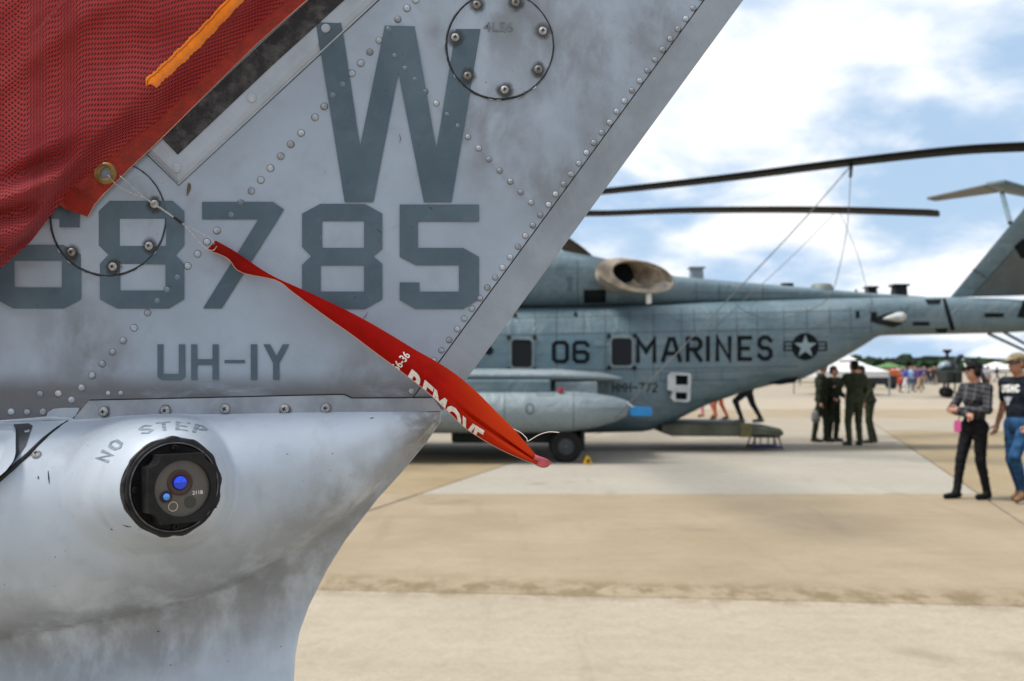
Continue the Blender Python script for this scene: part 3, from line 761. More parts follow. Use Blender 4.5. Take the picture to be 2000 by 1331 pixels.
# panel gap running down to the left, boom cover beside it
gp = [(132, 823), (112, 836), (85, 858), (55, 888), (25, 915), (-10, 945), (-80, 1000), (-200, 1090)]
tube('panel_gap', [FH(x, y, .0008) for x, y in gp], [.0014, .0018, .0026, .0032, .0036, .0036, .0036, .003], M_black, fairing, 8)
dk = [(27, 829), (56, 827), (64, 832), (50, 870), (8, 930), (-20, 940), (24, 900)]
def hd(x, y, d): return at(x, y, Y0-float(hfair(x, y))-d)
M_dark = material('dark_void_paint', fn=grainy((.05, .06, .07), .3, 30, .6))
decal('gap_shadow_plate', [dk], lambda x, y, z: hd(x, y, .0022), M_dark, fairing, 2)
cvp = [(-700, 832), (22, 829), (29, 833), (31, 842), (31, 885), (27, 900), (12, 920), (-10, 938), (-60, 975), (-200, 1080), (-700, 1400)]
fr = [hd(x, y, .020) for x, y in cvp]; bk = [hd(x, y, -.02) for x, y in cvp]
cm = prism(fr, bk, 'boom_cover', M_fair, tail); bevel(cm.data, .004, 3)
for p, sc in (((71, 888), 1.05), ((53, 843), .62)):
    n_ = (FH(p[0]+4, p[1])-FH(p[0]-4, p[1])).cross(FH(p[0], p[1]-4)-FH(p[0], p[1]+4)).normalized()
    if n_.y > 0: n_ = -n_
    rot = Vector((0, -1, 0)).rotation_difference(n_).to_matrix().to_4x4()
    obj('screw', SCB, fairing, Matrix.Translation(FH(*p, .001)) @ rot @ Matrix.Scale(sc, 4))
# NO STEP warning bent round the sensor bulge
def arc(x, y, z):
    th = R(205)+x*R(90); r_ = y
    ax_, bx_ = 141+r_*27, 111+r_*17
    return FH(338+ax_*math.cos(th), 951+bx_*math.sin(th), .0026+z)
raw = lettering('NO STEP', 0, 0, 118, 240, 42, 34, 40)
Lw = 7*118+6*42
decal('warning_lettering', [[(p[0]/Lw, 1-p[1]/240) for p in q] for q in raw], arc, material('step_lettering', fn=grainy((.20, .26, .31), .3, 60, .5)), fairing, layer=.00002)
# dark paint chips on the fairing
for p, q in (((722, 817), (730, 816)), ((94, 920), (96, 945)), ((75, 930), (74, 936)), ((307, 1234), (311, 1233)), ((240, 1026), (256, 1030)), ((216, 1033), (220, 1035)), ((388, 832), (390, 834))):
    tube('paint_chip', [FH(*p, .0006), FH((p[0]+q[0])/2, (p[1]+q[1])/2+.6, .0008), FH(*q, .0006)], [.0003, .0008, .0003], M_sealant, fairing, 5)

# -- the sensor in the bulge
ax = SAX
zc = Vector((0, 0, 1)); xr = zc.cross(ax).normalized()
zu = xr.cross(-ax).normalized()
Cs = at(338, 951, Y0-.236)
MS = Matrix(((xr.x, -ax.x, zu.x, Cs.x), (xr.y, -ax.y, zu.y, Cs.y), (xr.z, -ax.z, zu.z, Cs.z), (0, 0, 0, 1))) @ Matrix.Scale(.875, 4)   # local: x right, -y outwards, z up
M_sens = material('sensor_black', spec=.22, fn=grainy((.009, .0085, .009), .4, 90, .42, bump=.15))
M_face = material('sensor_face', fn=grainy((.075, .068, .06), .12, 40, .35))
M_cup = material('lens_cup_red', (.035, .006, .004), .25)
M_lens = material('coated_lens_blue', (.05, .10, .85), .06, .9)
M_lens2 = material('coated_lens_cyan', (.10, .32, .85), .06, .9)
M_white = material('white_print', (.75, .75, .72), .6)
M_cream = material('cream_ring', (.55, .45, .32), .5)
sens = obj('sensor', fix(mesh('sensor', *lathe_v([(.0655, -.03), (.0672, .002), (.0655, .0075), (.0625, .0085), (.060, .006), (.0575, .005), (.001, .005)], 64), M_sens, smooth=True, sharp=40)), tail, MS)
sens['label'] = 'black round sensor with two blue lenses'
def sub(name, v, f, mt, parent=sens, smooth=False, sharp=None): return obj(name, fix(mesh(name, v, f, mt, smooth=smooth, sharp=sharp)), parent, MS)
pts, rad = [], []
for i in range(73):
    a = 2*math.pi*i/72; rr = .0668+.0008*math.sin(a*9+2*math.sin(a*4))+rng.uniform(-.0003, .0003)
    pts.append((rr*math.cos(a), .0005, rr*math.sin(a))); rad.append(.0030+.0006*math.sin(a*13)+rng.uniform(-.0003, .0003))
sub('sealant_ring', *tube_v(pts, rad, 7, False), M_sealant, smooth=True)
tb = [(.0612*math.cos(a), -.0078, .0612*math.sin(a)) for a in np.linspace(0, 2*math.pi, 61)]
sub('snap_ring', *tube_v(tb, .0011, 6, False), material('snap_ring_metal', fn=grainy((.11, .11, .115), .4, 90, .3, metal=.6)), smooth=True)
# housing: square with scalloped corners
q, rs, pr = .0468, .0165, []
for cx_, cz_, a0 in ((1, 1, 270), (-1, 1, 0), (-1, -1, 90), (1, -1, 180)):
    for k in range(7):
        a = R(a0-90*k/6) ; pr.append((cx_*q+rs*math.cos(a)*1.0, cz_*q+rs*math.sin(a)))
def ringpts(pr_, y): return [(x, y, z) for x, z in pr_]
hole = [(.0385*math.cos(a), .0385*math.sin(a)) for a in np.linspace(0, 2*math.pi, 49)[:-1]]
def prism_local(front, back, holes, name, mt, bw=0):
    n = len(front); tri = tessellate_polygon([[Vector((p[0], p[1], 0)) for p in front]]+[[Vector((p[0], p[1], 0)) for p in h] for h in holes])
    flat = list(front)+[p for h in holes for p in h]; N = len(flat)
    v = [(p[0], back[0], p[1]) for p in flat]+[(p[0], back[1], p[1]) for p in flat]
    f = [t for t in tri]+[tuple(i+N for i in t) for t in tri]; s0 = 0
    for lp in [front]+list(holes):
        for i in range(len(lp)): a, b = s0+i, s0+(i+1) % len(lp); f.append((a, b, b+N, a+N))
        s0 += len(lp)
    me = fix(mesh(name, v, f, mt))
    if bw: bevel(me, bw, 2)
    return obj(name, me, sens, MS)
prism_local(pr, (-.040, -.004), [hole], 'sensor_housing', M_sens, .0008)
disc = [(.0385*math.cos(a), .0385*math.sin(a)) for a in np.linspace(0, 2*math.pi, 49)[:-1]]
prism_local(disc, (-.0345, -.02), [], 'sensor_face', M_face)
u = .00066
def lens(du, dv, rc, rl, mt, bulge=.0035):
    v, f = lathe_v([(rc, .001), (rc*.94, .0022), (rc*.80, .0012), (rl*1.05, .0006)], 28)
    f = f[:-1]
    sub('lens_cup', [(x+du*u, y_-.0346, z+dv*u) for x, y_, z in v], f, M_cup, smooth=True)
    pr_ = [(rl*1.04, .0006), (rl*.98, .0018)]+[(rl*math.cos(t), .0018+bulge*math.sin(t)) for t in (.3, .6, .9, 1.2, 1.45)]
    v, f = lathe_v(pr_, 28); sub('lens', [(x+du*u, y_-.0346, z+dv*u) for x, y_, z in v], f, mt, smooth=True)
lens(-4, 12, .0175, .0100, M_lens); lens(-33, -15, .0085, .0052, M_lens2, .002)
ring = [(.0062*math.cos(a)-19*u, -.0352, .0062*math.sin(a)-36*u) for a in np.linspace(0, 2*math.pi, 33)]
sub('ring_mark', *tube_v(ring, .0006, 6, False), M_cream, smooth=True)
dd = [(.0084*math.cos(a)+17*u, -.0349, .0084*math.sin(a)-30*u) for a in np.linspace(0, 2*math.pi, 33)[:-1]]
sub('dark_window', dd, [tuple(range(32))], material('dark_window', (.03, .032, .03), .15))
for txt, x_, z_, h_, cw_ in (('211B', 22, -7, 8.5, 5.6), ('DC', -27, 4, 8, 5)):
    ps, _w = font_polys(txt, h_*.9, .01)
    V_, F_ = [], []
    for i, qd in enumerate(ps):
        k = len(V_)
        for p in qd:
            a_, b_ = p[0], -p[1]
            if txt == 'DC': a_, b_ = a_*.75-b_*.66, a_*.66+b_*.75
            V_.append(((x_+a_)*u, -.0350, (z_+b_)*u))
        F_.append(tuple(range(k, k+len(qd))))
    sub('lettering', V_, F_, M_white)
for a in (90, 180, 270, 0):
    v, f = lathe_v([(.0045, 0), (.0045, .004), (.0028, .0045), (.0022, .002), (.0001, .002)], 14)
    sub('bolt', [(x+.0545*math.cos(R(a)), y_-.005, z+.0545*math.sin(R(a))) for x, y_, z in v], f, M_sens, smooth=True, sharp=40)

# ================================================================== the red mesh cover
dvec = np.array((.76, -.65)); nvec = np.array((.65, .76))
EB = [(-1500, 800), (-420, 775), (-180, 672), (0, 527), (97, 443), (134, 411), (211, 375), (325, 268), (503, 93), (609, 0), (900, -262), (1000, -350)]
def band_t(x, y):                             # distance (px) inside the lower edge of the cover
    ex_ = np.array([p[0] for p in EB], float); ey_ = np.array([p[1] for p in EB], float)
    yb = np.interp(x, ex_, ey_); return (yb-y)*.76
def hcover(x, y):
    x = np.asarray(x, float); y = np.asarray(y, float)
    t = band_t(x, y)
    w0 = np.interp(x, [-200, 60, 150, 212, 260, 300, 520], [0, 2, 40, 60, 56, 46, 40])      # webbing shows below this
    w1 = w0+np.interp(x, [-200, 0, 140, 300, 520], [14, 22, 42, 58, 66])  # crest of the fold
    a = smooth01((t-w0*.6)/(w1-w0*.6))
    h = .012+.066*a+.00011*np.clip(t-w1, 0, 900)
    # wrinkles running up to the right
    q = (x*.30+y*.95); p = (x*.95-y*.30)
    amp = .5+.5*np.sin(p*.006+1.2)
    ph = q/46+.8*np.sin(p/150)+.55*np.sin(q/120+p/260)
    wr = np.sin(ph)+.55*np.sin(ph*1.9+1.1+.7*np.sin(p/90))+.25*np.sin(ph*4.1+p/70)
    low = np.exp(-((t-70)/60)**2)*smooth01((230-x)/200)
    h = h+(.0058*amp+.0036)*wr*smooth01((t-w0)/40)+.024*low*np.sin(q/11+.5*np.sin(p/60))
    return h
def FC(px, py, d=0.0): return at(px, py, Y0-float(hcover(px, py))-d)
def mesh_fabric(g, b):
    u_ = g.uv(); x, y, _ = g.sep(u_); p = g.pos()
    wv = g.m('MULTIPLY', g.m('COSINE', g.m('MULTIPLY', x, math.pi*1000/6.0)), g.m('COSINE', g.m('MULTIPLY', y, math.pi*1000/5.2)))
    hole = g.step(wv, .45, .75)
    n = g.noise(p, 12, 5)
    c = g.mix(g.step(n, .3, .7), (.36, .030, .033), (.47, .060, .062))
    c = g.mix(g.step(wv, .15, .65), c, (.030, .003, .003))
    g.put(b.inputs['Base Color'], c)
    g.put(b.inputs['Alpha'], g.m('SUBTRACT', 1.0, g.m('MULTIPLY', hole, .25)))
    g.put(b.inputs['Normal'], g.bump(g.m('MULTIPLY', wv, -1), .6, .0018))
M_mesh = material('red_mesh_fabric', rough=.75, spec=.25, fn=mesh_fabric)
M_web = material('red_webbing', fn=grainy((.27, .018, .008), .22, 40, .8, bump=.5, bdist=.0015, spec=.15))
M_thread = material('pale_piping', (.55, .30, .22), .8)
M_orange = material('orange_webbing', fn=grainy((.90, .23, .006), .10, 60, .75, bump=.4, bdist=.001, spec=.2))
M_brass = material('brass', fn=grainy((.22, .14, .04), .35, 80, .38, metal=.8))
cover = thing('tail_cover', F(100, 520, .03), 'red mesh fabric cover with orange stripe and brass eyelet laced over the fin', 'cover')
xs = np.linspace(-1250, 640, 420); V, Fc, UV = [], [], []
tt = np.concatenate([np.linspace(0, 130, 60), np.linspace(134, 1050, 150)])
for x_ in xs:
    yb = np.interp(x_, [p[0] for p in EB], [p[1] for p in EB]); w0 = np.interp(x_, [-200, 60, 150, 212, 260, 300, 520], [0, 2, 40, 60, 56, 46, 40])
    ys = yb-tt/.76-w0*.82/.76
    hh = hcover(np.full(len(ys), x_), ys)
    arc_ = np.concatenate([[0], np.cumsum(np.hypot(np.diff(ys)*.746e-3, np.diff(hh)))])/.746e-6
    for y_, h_, a_ in zip(ys, hh, arc_): V.append(at(x_, y_, Y0-h_)); UV.append((x_/1000, a_/1e6))
nr = len(tt)
for i in range(len(xs)-1):
    for k in range(nr-1): Fc.append((i*nr+k, (i+1)*nr+k, (i+1)*nr+k+1, i*nr+k+1))
me = mesh('mesh_panel', V, Fc, M_mesh, smooth=True); uvl = me.uv_layers.new()
for lp in me.loops: uvl.data[lp.index].uv = UV[lp.vertex_index]
obj('mesh_panel', me, cover)
# webbing band along the edge, with the eyelet hole cut through it
wb = [(177, 426), (190, 402), (211, 379), (262, 328), (327, 267), (503, 92), (609, 0), (900, -265), (880, -330), (560, -60), (400, 108), (284, 200), (190, 285), (118, 400), (134, 411)]
g0 = ngon(212, 342, 12, 24)
prism([F(x, y, .0105+.0005*math.sin(x*.05)) for x, y in wb], [F(x, y, .0088) for x, y in wb], 'webbing_band', M_web, cover, holes=[([F(x, y, .0105) for x, y in g0], [F(x, y, .0088) for x, y in g0])])
tube('piping', [F(x, y, .0098) for x, y in ((177, 426), (190, 402), (211, 379), (262, 328), (327, 267), (503, 92), (609, 0), (900, -265))], .0006, M_thread, cover, 6)
gm = mesh('eyelet', *lathe_v([(.0082, -.003), (.0082, .0012), (.0105, .0024), (.0150, .0020), (.0162, .0004), (.0162, -.0008)], 36), M_brass, smooth=True, sharp=50)
gm2 = bmesh.new(); gm2.from_mesh(gm); bmesh.ops.delete(gm2, geom=[f for f in gm2.faces if len(f.verts) > 4], context='FACES'); gm2.to_mesh(gm); gm2.free()
eyelet = obj('eyelet', gm, cover, Matrix.Translation(F(212, 342, .0108)))
# orange stripe with scalloped edges and stitching
A_, B_ = [], []
for i in range(61):
    t = i/60; x_ = 291+(470-291)*t*1.25; y_ = 166-(166+12)*t*1.25+6*math.sin(math.pi*min(t*1.25, 1))
    wv = 14.5+1.0*math.sin(i*.85)+.9*math.sin(i*2.9)+rng.uniform(-.6, .6)
    if i == 0: wv = 9
    A_.append((x_-wv*.68, y_-wv*.62+ (0 if i else 8))); B_.append((x_+wv*.68, y_+wv*.62-(0 if i else 8)))
NV, NF = [], []
for (a, b) in zip(A_, B_):
    for k in range(5):
        q_ = (a[0]+(b[0]-a[0])*k/4, a[1]+(b[1]-a[1])*k/4); NV.append(FC(*q_, .0028+.0008*math.sin(q_[0]*.6)))
for i in range(60):
    for k in range(4): NF.append((i*5+k, i*5+k+1, (i+1)*5+k+1, (i+1)*5+k))
so_ = obj('orange_stripe', mesh('orange_stripe', NV, NF, M_orange, smooth=True), cover)
for off_ in (.2, .8):
    ps = [FC(a[0]+(b[0]-a[0])*off_, a[1]+(b[1]-a[1])*off_, .0034) for a, b in zip(A_, B_)]
    tube('stitching', ps, .0004, M_thread if off_ > .5 else M_web, so_, 5)

# ================================================================== warning streamer on its wire lanyard
M_rib = None
def rib_fn(g, b):
    p = g.pos(); n = g.noise(p, 40, 5, .6)
    x, y, z = g.sep(p)
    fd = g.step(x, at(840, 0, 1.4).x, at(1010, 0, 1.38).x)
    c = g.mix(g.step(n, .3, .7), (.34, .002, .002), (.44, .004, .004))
    c = g.mix(g.m('MULTIPLY', fd, .8), c, (.62, .055, .008))  # orange backlit glow painted into the cloth colour towards the tip
    c = g.mix(g.m('MULTIPLY', g.step(x, at(560, 0, 1.44).x, at(440, 0, 1.44).x), .6), c, (.12, .004, .003))  # shade of the upper end painted in as darker cloth
    g.put(b.inputs['Base Color'], c)
    g.put(b.inputs['Normal'], g.bump(g.noise(g.vmul(p, (1, 1, 1)), 1100, 2), .25, .0008))
    tr = g.n('ShaderNodeBsdfTranslucent'); g.put(tr.inputs[0], (.80, .10, .01))
    mx = g.n('ShaderNodeMixShader'); mx.inputs[0].default_value = .42
    out = g.t.nodes['Material Output']
    g.t.links.new(b.outputs[0], mx.inputs[1]); g.t.links.new(tr.outputs[0], mx.inputs[2]); g.t.links.new(mx.outputs[0], out.inputs[0])
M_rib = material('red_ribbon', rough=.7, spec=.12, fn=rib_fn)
M_print = material('white_fabric_print', fn=grainy((.72, .66, .60), .12, 160, .8))
M_wire = material('steel_wire', fn=grainy((.42, .40, .38), .35, 500, .35, metal=.8))
UE = [(421, 470), (450, 486), (478, 504), (510, 526), (540, 543), (580, 561), (624, 581), (672, 604), (718, 628), (766, 656), (812, 684), (846, 703), (887, 729), (928, 763), (966, 801), (1003, 838), (1030, 869), (1052, 895)]
LEd = [(404, 489), (428, 497), (448, 508), (470, 532), (538, 547.5), (570, 570), (605, 596), (645, 625), (684, 652), (733, 689), (782, 725), (831, 763), (868, 797), (906, 834), (943, 859), (981, 880), (1019, 897), (1050, 908)]
n_r = 90
def along(L, t):
    k = t*(len(L)-1); i = min(int(k), len(L)-2); f_ = k-i
    P = [np.array(L[max(min(j, len(L)-1), 0)], float) for j in (i-1, i, i+1, i+2)]
    a, b, c, d = P
    return .5*((2*b)+(c-a)*f_+(2*a-5*b+4*c-d)*f_*f_+(3*b-a-3*c+d)*f_**3)
def rib_h(t): return .011+.012*smooth01(t/.2)+.050*smooth01((t-.2)/.8)
def rib_pt(t, v, d=0.0):
    a, b = along(UE, t), along(LEd, t); q_ = a+(b-a)*v
    wpx = np.linalg.norm(b-a)
    crown = .00016*wpx*math.sin(math.pi*min(max(v, 0), 1))
    tail_ = float(smooth01((t-.70)/.25))
    fold = -.040*tail_*math.exp(-((v-.56-.08*(1-tail_))/.05)**4)+.008*tail_*math.exp(-((v-.80)/.10)**2)
    soft = .0035*float(smooth01((t-.55)/.15))*(1-tail_)*math.exp(-((v-.35)/.12)**2)
    rip = .0008*math.sin(t*60+v*3)*tail_
    return at(q_[0], q_[1], Y0-rib_h(t)-crown-fold+soft-rip-d)
streamer = thing('warning_streamer', F(430, 480, .012), 'red cloth warning streamer with white lettering blowing across the grey fin', 'streamer')
V, Fc = [], []
mv = 40
for i in range(n_r+1):
    t = i/n_r
    for k in range(mv+1): V.append(rib_pt(t, k/mv))
    for k in range(5):                        # cloth folded back behind the lower edge
        p = rib_pt(t, 1-.16*(k+1)); p.y += .004+.0025*min(k, 2); V.append(p)
nn = mv+6
for i in range(n_r):
    for k in range(nn-1): Fc.append((i*nn+k, i*nn+k+1, (i+1)*nn+k+1, (i+1)*nn+k))
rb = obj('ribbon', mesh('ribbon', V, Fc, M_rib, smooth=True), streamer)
M_pink = material('faded_pink_cloth', fn=grainy((.50, .10, .14), .2, 80, .8))
V, Fc = [], []
for i in range(13):
    t = i/12; hwid = (13+3*math.sin(t*2.5))*math.sqrt(max(1-(t*.98)**4, 0.0))+1
    for k in range(7):
        s_ = k/6; V.append(at(1042+34*t+3*math.sin(s_*5), 895+13*t+hwid*(s_-.5)*2*.62+2*math.sin(t*4), Y0-.072-.010*math.sin(s_*3.1+t*2)+.012*t))
for i in range(12):
    for k in range(6): Fc.append((i*7+k, i*7+k+1, (i+1)*7+k+1, (i+1)*7+k))
obj('frayed_end', mesh('frayed_end', V, Fc, M_pink, smooth=True), streamer)
# white lettering, its lower half lost round the fold
raw, Lf = font_polys('REMOVE', 40, .035)
polys = []
Lr = 6*25+5*4.5
for q in raw:
    for t_ in [q]:
        c_ = clip(t_, 0, -1, 17)
        if len(c_) > 2: polys.append(c_)
def rib_text(x, y, z):
    t = .605+x/Lf*.215
    wpx = np.linalg.norm(along(LEd, t)-along(UE, t))
    return rib_pt(t, 1-(17.3-y)/wpx, .0011+z)
decal('lettering', polys, rib_text, M_print, rb, 1)
raw, Lf2 = font_polys('56-36', 11, .02)
def rib_text2(x, y, z):
    t = .578+(y-6)/10*.016; wpx = np.linalg.norm(along(LEd, t)-along(UE, t))
    return rib_pt(t, 1-(x/Lf2*40-4)/wpx, .0011+z)
decal('lettering', [c_ for c_ in (clip(q, 1, 0, -Lf2*.1) for q in raw) if len(c_) > 2], rib_text2, M_print, rb, 0)
hemV = [rib_pt(i/60, 1.0, .0006) for i in range(0, 60)]
tube('hem', hemV, .00055, M_thread, rb, 5)
# lanyard
def wire(name, pts, r=.00062): return tube(name, catmull([F(x, y, d) for x, y, d in pts], 6), r, M_wire, streamer, 6)
wire('wire_lanyard', [(219, 346, .014), (228, 357, .018), (244, 371, .017), (270, 384, .014), (302, 397, .013), (330, 416, .013), (352, 431, .013)])
wire('wire_lanyard', [(216, 350, .006), (235, 345, .009), (252, 357, .013), (275, 378, .014), (300, 398, .0145), (328, 416, .0145), (352, 433, .0145)])
wire('wire_lanyard', [(352, 431, .013), (366, 440, .013), (388, 453, .014), (406, 462, .014), (420, 472, .014), (424, 480, .014)])
wire('wire_lanyard', [(352, 433, .0145), (366, 443, .0145), (382, 460, .015), (397, 478, .015), (412, 490, .017), (424, 492, .018), (430, 484, .016)])
tube('crimp', [F(346, 427.5, .0138), F(362, 439.5, .0138)], .0019, M_sealant, streamer, 8)
thr = catmull([at(1003, 838, Y0-.07), at(1018, 846, Y0-.075), at(1029, 857, Y0-.08), at(1031, 862, Y0-.08), at(1052, 850, Y0-.085), at(1072, 844, Y0-.09), at(1092, 845, Y0-.10)], 5)
tube('loose_thread', thr, .0006, M_print, streamer, 5)
# a small dry seed stuck to the paint
lf = [(369, 357), (373, 362), (372.5, 370), (369, 377), (365.5, 384), (365.5, 374), (366.5, 364)]
sd_ = prism([F(x, y, .0022) for x, y in lf], [F(x, y, .0004) for x, y in lf], 'dry_seed', material('dry_seed', fn=grainy((.10, .065, .02), .4, 300, .7)), None, bw=.0005)
tag(sd_, 'small brown dry seed stuck to the grey paint below the plate corner', 'seed')

# ================================================================== BACKGROUND: the transport helicopter
YC = 20.6; KC = YC/FP
def heavy(g, b, c0=(.078, .132, .162), c1=(.125, .182, .212)):
    p = g.pos(); n = g.noise(p, .9, 6, .6, .5); streak = g.noise(g.vmul(p, (1.2, 1, .28)), 3.2, 6, .62, .4)
    c = g.mix(g.step(n, .3, .72), c0, c1)
    c = g.mix(g.m('MULTIPLY', g.step(streak, .48, .74), .45), c, (.17, .21, .22))
    c = g.mix(g.m('MULTIPLY', g.step(g.noise(g.vmul(p, (.5, 1, 1.6)), 2.3, 6, .65, .8), .55, .78), .5), c, (.085, .10, .105))
    hb = g.noise(g.vmul(p, (.35, 1, 4.2)), 1.6, 5, .6)
    c = g.mix(g.m('MULTIPLY', g.step(hb, .52, .70), .40), c, (.20, .25, .27))
    c = g.mix(g.m('MULTIPLY', g.step(hb, .46, .30), .45), c, (.045, .075, .092))
    g.put(b.inputs['Base Color'], c); g.put(b.inputs['Roughness'], g.m('MULTIPLY_ADD', n, .25, .38))
    g.put(b.inputs['Normal'], g.bump(g.noise(g.vmul(p, (1, 1, .7)), 3.6, 3, .5, 1.5), .9, .035))
M_hv = material('heavy_grey_blue', fn=heavy)
M_hv2 = material('heavy_grey', fn=lambda g, b: heavy(g, b, (.17, .215, .235), (.23, .275, .295)))
M_hvd = material('heavy_dark_panel', spec=.12, fn=grainy((.014, .017, .019), .3, 2, .6))
M_hline = material('panel_line', (.045, .062, .072), .7)
M_hblk = material('stencil_black', spec=.10, fn=grainy((.006, .009, .011), .4, 5, .6))
M_star = material('star_grey', fn=grainy((.22, .30, .335), .1, 5, .55))
M_glassd = material('dark_window_glass', (.006, .006, .007), .2, spec=.2)
M_frame = material('window_frame', fn=grainy((.13, .17, .185), .2, 6, .55))
M_exh = material('exhaust_metal', fn=grainy((.36, .30, .235), .45, 3.5, .42, metal=.55))
M_exin = material('exhaust_inside', fn=grainy((.52, .46, .39), .45, 4, .4, metal=.25))
M_tyre = material('tyre_rubber', spec=.12, fn=grainy((.018, .018, .018), .3, 20, .85))
M_hub = material('wheel_hub', fn=grainy((.05, .055, .058), .3, 10, .6))
M_blade = material('rotor_blade_black', spec=.12, fn=grainy((.006, .006, .006), .5, 1.5, .6))
M_ramp = material('ramp_olive', fn=grainy((.075, .08, .055), .35, 2.5, .7))
big = thing('transport_helicopter', (1.5, YC, 0), 'large blue-grey military transport helicopter lettered MARINES parked on the apron', 'helicopter')
def section(X, zb, zt, hw, Yc=YC, n=44, eb=3.4, et=3.0):
    zc_, hz = (zb+zt)/2, (zt-zb)/2; out = []
    for k in range(n):
        a = 2*math.pi*k/n; c, s_ = math.cos(a), math.sin(a); e = et if s_ > 0 else eb
        out.append((X, Yc+hw*math.copysign(abs(c)**(2/e), c), zc_+hz*math.copysign(abs(s_)**(2/e), s_)))
    return out
def pz(y): return CH-(y-HY)*KC
def pX(x): return (x-1000)*KC
ST = [(300, 838, 612, 1.20), (600, 845, 606, 1.25), (860, 845, 604, 1.25), (1120, 845, 600, 1.25), (1255, 842, 596, 1.22), (1290, 832, 595, 1.20), (1370, 792, 591, 1.13), (1444, 766, 589, 1.04), (1516, 748, 587, .96), (1552, 744, 585.5, .90), (1614, 713, 584, .80), (1663, 685, 583, .70), (1706, 657.5, 582, .62), (1740, 655, 581.5, .58), (1850, 653, 581, .50), (1950, 651, 584, .43), (2010, 648, 588, .37), (2075, 640, 596, .20)]
sx_ = [s_[0] for s_ in ST]
secs = [section(pX(-70), pz(800), pz(690), .30), section(pX(-45), pz(822), pz(668), .62), section(pX(20), pz(835), pz(648), .95), section(pX(110), pz(838), pz(630), 1.12)]
for x in list(np.arange(300, 1250, 60))+list(np.arange(1250, 1720, 14))+list(np.arange(1720, 2076, 25))+[2075]:
    secs.append(section(pX(x), *[f_ for f_ in (pz(np.interp(x, sx_, [s_[1] for s_ in ST])), pz(np.interp(x, sx_, [s_[2] for s_ in ST])), np.interp(x, sx_, [s_[3] for s_ in ST]))]))
fus = obj('fuselage', fix(mesh('fuselage', *loft(secs), M_hv, smooth=True, sharp=40)), big)
dep = lambda me: BVHTree.FromPolygons([v.co[:] for v in me.vertices], [p.vertices[:] for p in me.polygons])
BV = dep(fus.data)
DT = [(700, 470, 612, .85), (820, 462, 610, .88), (930, 462, 608, .88), (1010, 476, 606, .88), (1090, 491, 606, .86), (1120, 497, 605, .84), (1171, 505.5, 604, .78), (1230, 520, 602, .68), (1318, 541.5, 600, .58), (1420, 550.5, 597, .50), (1570, 562.5, 593, .40), (1690, 573, 590, .30), (1800, 580, 588, .2)]
dx = [s_[0] for s_ in DT]
secs = [section(pX(420), pz(600), pz(560), .7), section(pX(560), pz(607), pz(505), 1.0)]
for x in np.arange(700, 1801, 22):
    secs.append(section(pX(x), pz(np.interp(x, dx, [s_[2] for s_ in DT])), pz(np.interp(x, dx, [s_[1] for s_ in DT])), np.interp(x, dx, [s_[3] for s_ in DT]), et=3.0))
dor = obj('engine_deck', fix(mesh('engine_deck', *loft(secs), M_hv, smooth=True, sharp=40)), big)
BD = dep(dor.data)
eye = Vector((0, 0, CH))
def on(bv, fallY=YC-1.2):
    def place(px, py, z, off=.006):
        d = (at(px, py, 10)-eye).normalized()
        h = bv.ray_cast(eye, d)
        if h[0] is None: return at(px, py, fallY)
        n_ = h[1] if h[1].dot(d) < 0 else -h[1]
        return h[0]+n_*(off+z)
    return place
onF, onD = on(BV), on(BD)
def dec(name, polys, place, mt, sub=2, off=.006, layer=.0006, parent=fus): return decal(name, polys, lambda x, y, z: place(x, y, z, off), mt, parent, sub, layer)
# panel seams
def vline(x, y0, y1, s_=1.5, lean=0): return [(x-s_/2, y0), (x+s_/2, y0), (x+s_/2+lean, y1), (x-s_/2+lean, y1)]
def hline(x0, x1, y0, y1, s_=1.4): return [(x0, y0-s_/2), (x1, y1-s_/2), (x1, y1+s_/2), (x0, y0+s_/2)]
seams = [vline(x, 604, 735) for x in (1087, 1182, 1276)]+[vline(x, 601, 700, 1.2, 3) for x in (1330, 1355, 1400, 1438, 1478, 1530, 1575)]
seams += [vline(x, 598, 650, 1.2, 2) for x in (1620, 1660, 1700, 1760)]+[hline(930, 1700, 656, 640), hline(930, 1560, 727, 716), hline(1090, 1480, 680, 672, 1.0), hline(1280, 1440, 745, 742)]
seams += [vline(x, 606, 655, 1.0) for x in (960, 1000, 1045, 1140, 1230)]+[vline(x, 720, 742, 1.0) for x in (1240, 1290, 1360, 1410)]+[hline(1000, 1690, 622, 606, .9), hline(1290, 1500, 730, 722, .9)]
for p in seams: dec('panel_seam', [p], onF, M_hline, 5, .004)
for p in [vline(1128, 508, 598), vline(1360, 549, 590), vline(1405, 552, 590), vline(1490, 560, 588), hline(1350, 1560, 572, 573, 1.2)]: dec('panel_seam', [p], onD, M_hline, 5, .004, parent=dor)
# lettering
kx = lambda x: 659.5+(655-659.5)*(x-1242)/(1509-1242)
spots = [('M', 1242, 40), ('A', 1291, 41), ('R', 1339, 33), ('I', 1378.5, 8), ('N', 1397, 32), ('E', 1440, 29), ('S', 1479, 30)]
for ch, x, wd in spots:
    dec('letter', lettering(ch, x, kx(x), wd, 49.5, 0, 8, 6), onF, M_hblk)
dec('digit', lettering('0', 1077.5, 665.5, 34, 45, 0, 8, 5), onF, M_hblk); dec('digit', lettering('6', 1117.5, 665.5, 34, 45, 0, 8, 5), onF, M_hblk)
dec('repaint_patch', [[(1066, 656), (1160, 655), (1161, 712), (1067, 714)]], onF, material('repaint_blue', fn=grainy((.085, .15, .185), .15, 3, .5)), 4, .003)
x = 1196
for ch in 'HMH-772':
    dec('unit_letter', lettering(ch, x, 748, 10.8, 18.5, 0, 2.5, 2.4), onF, M_hblk, 1); x += 12.9
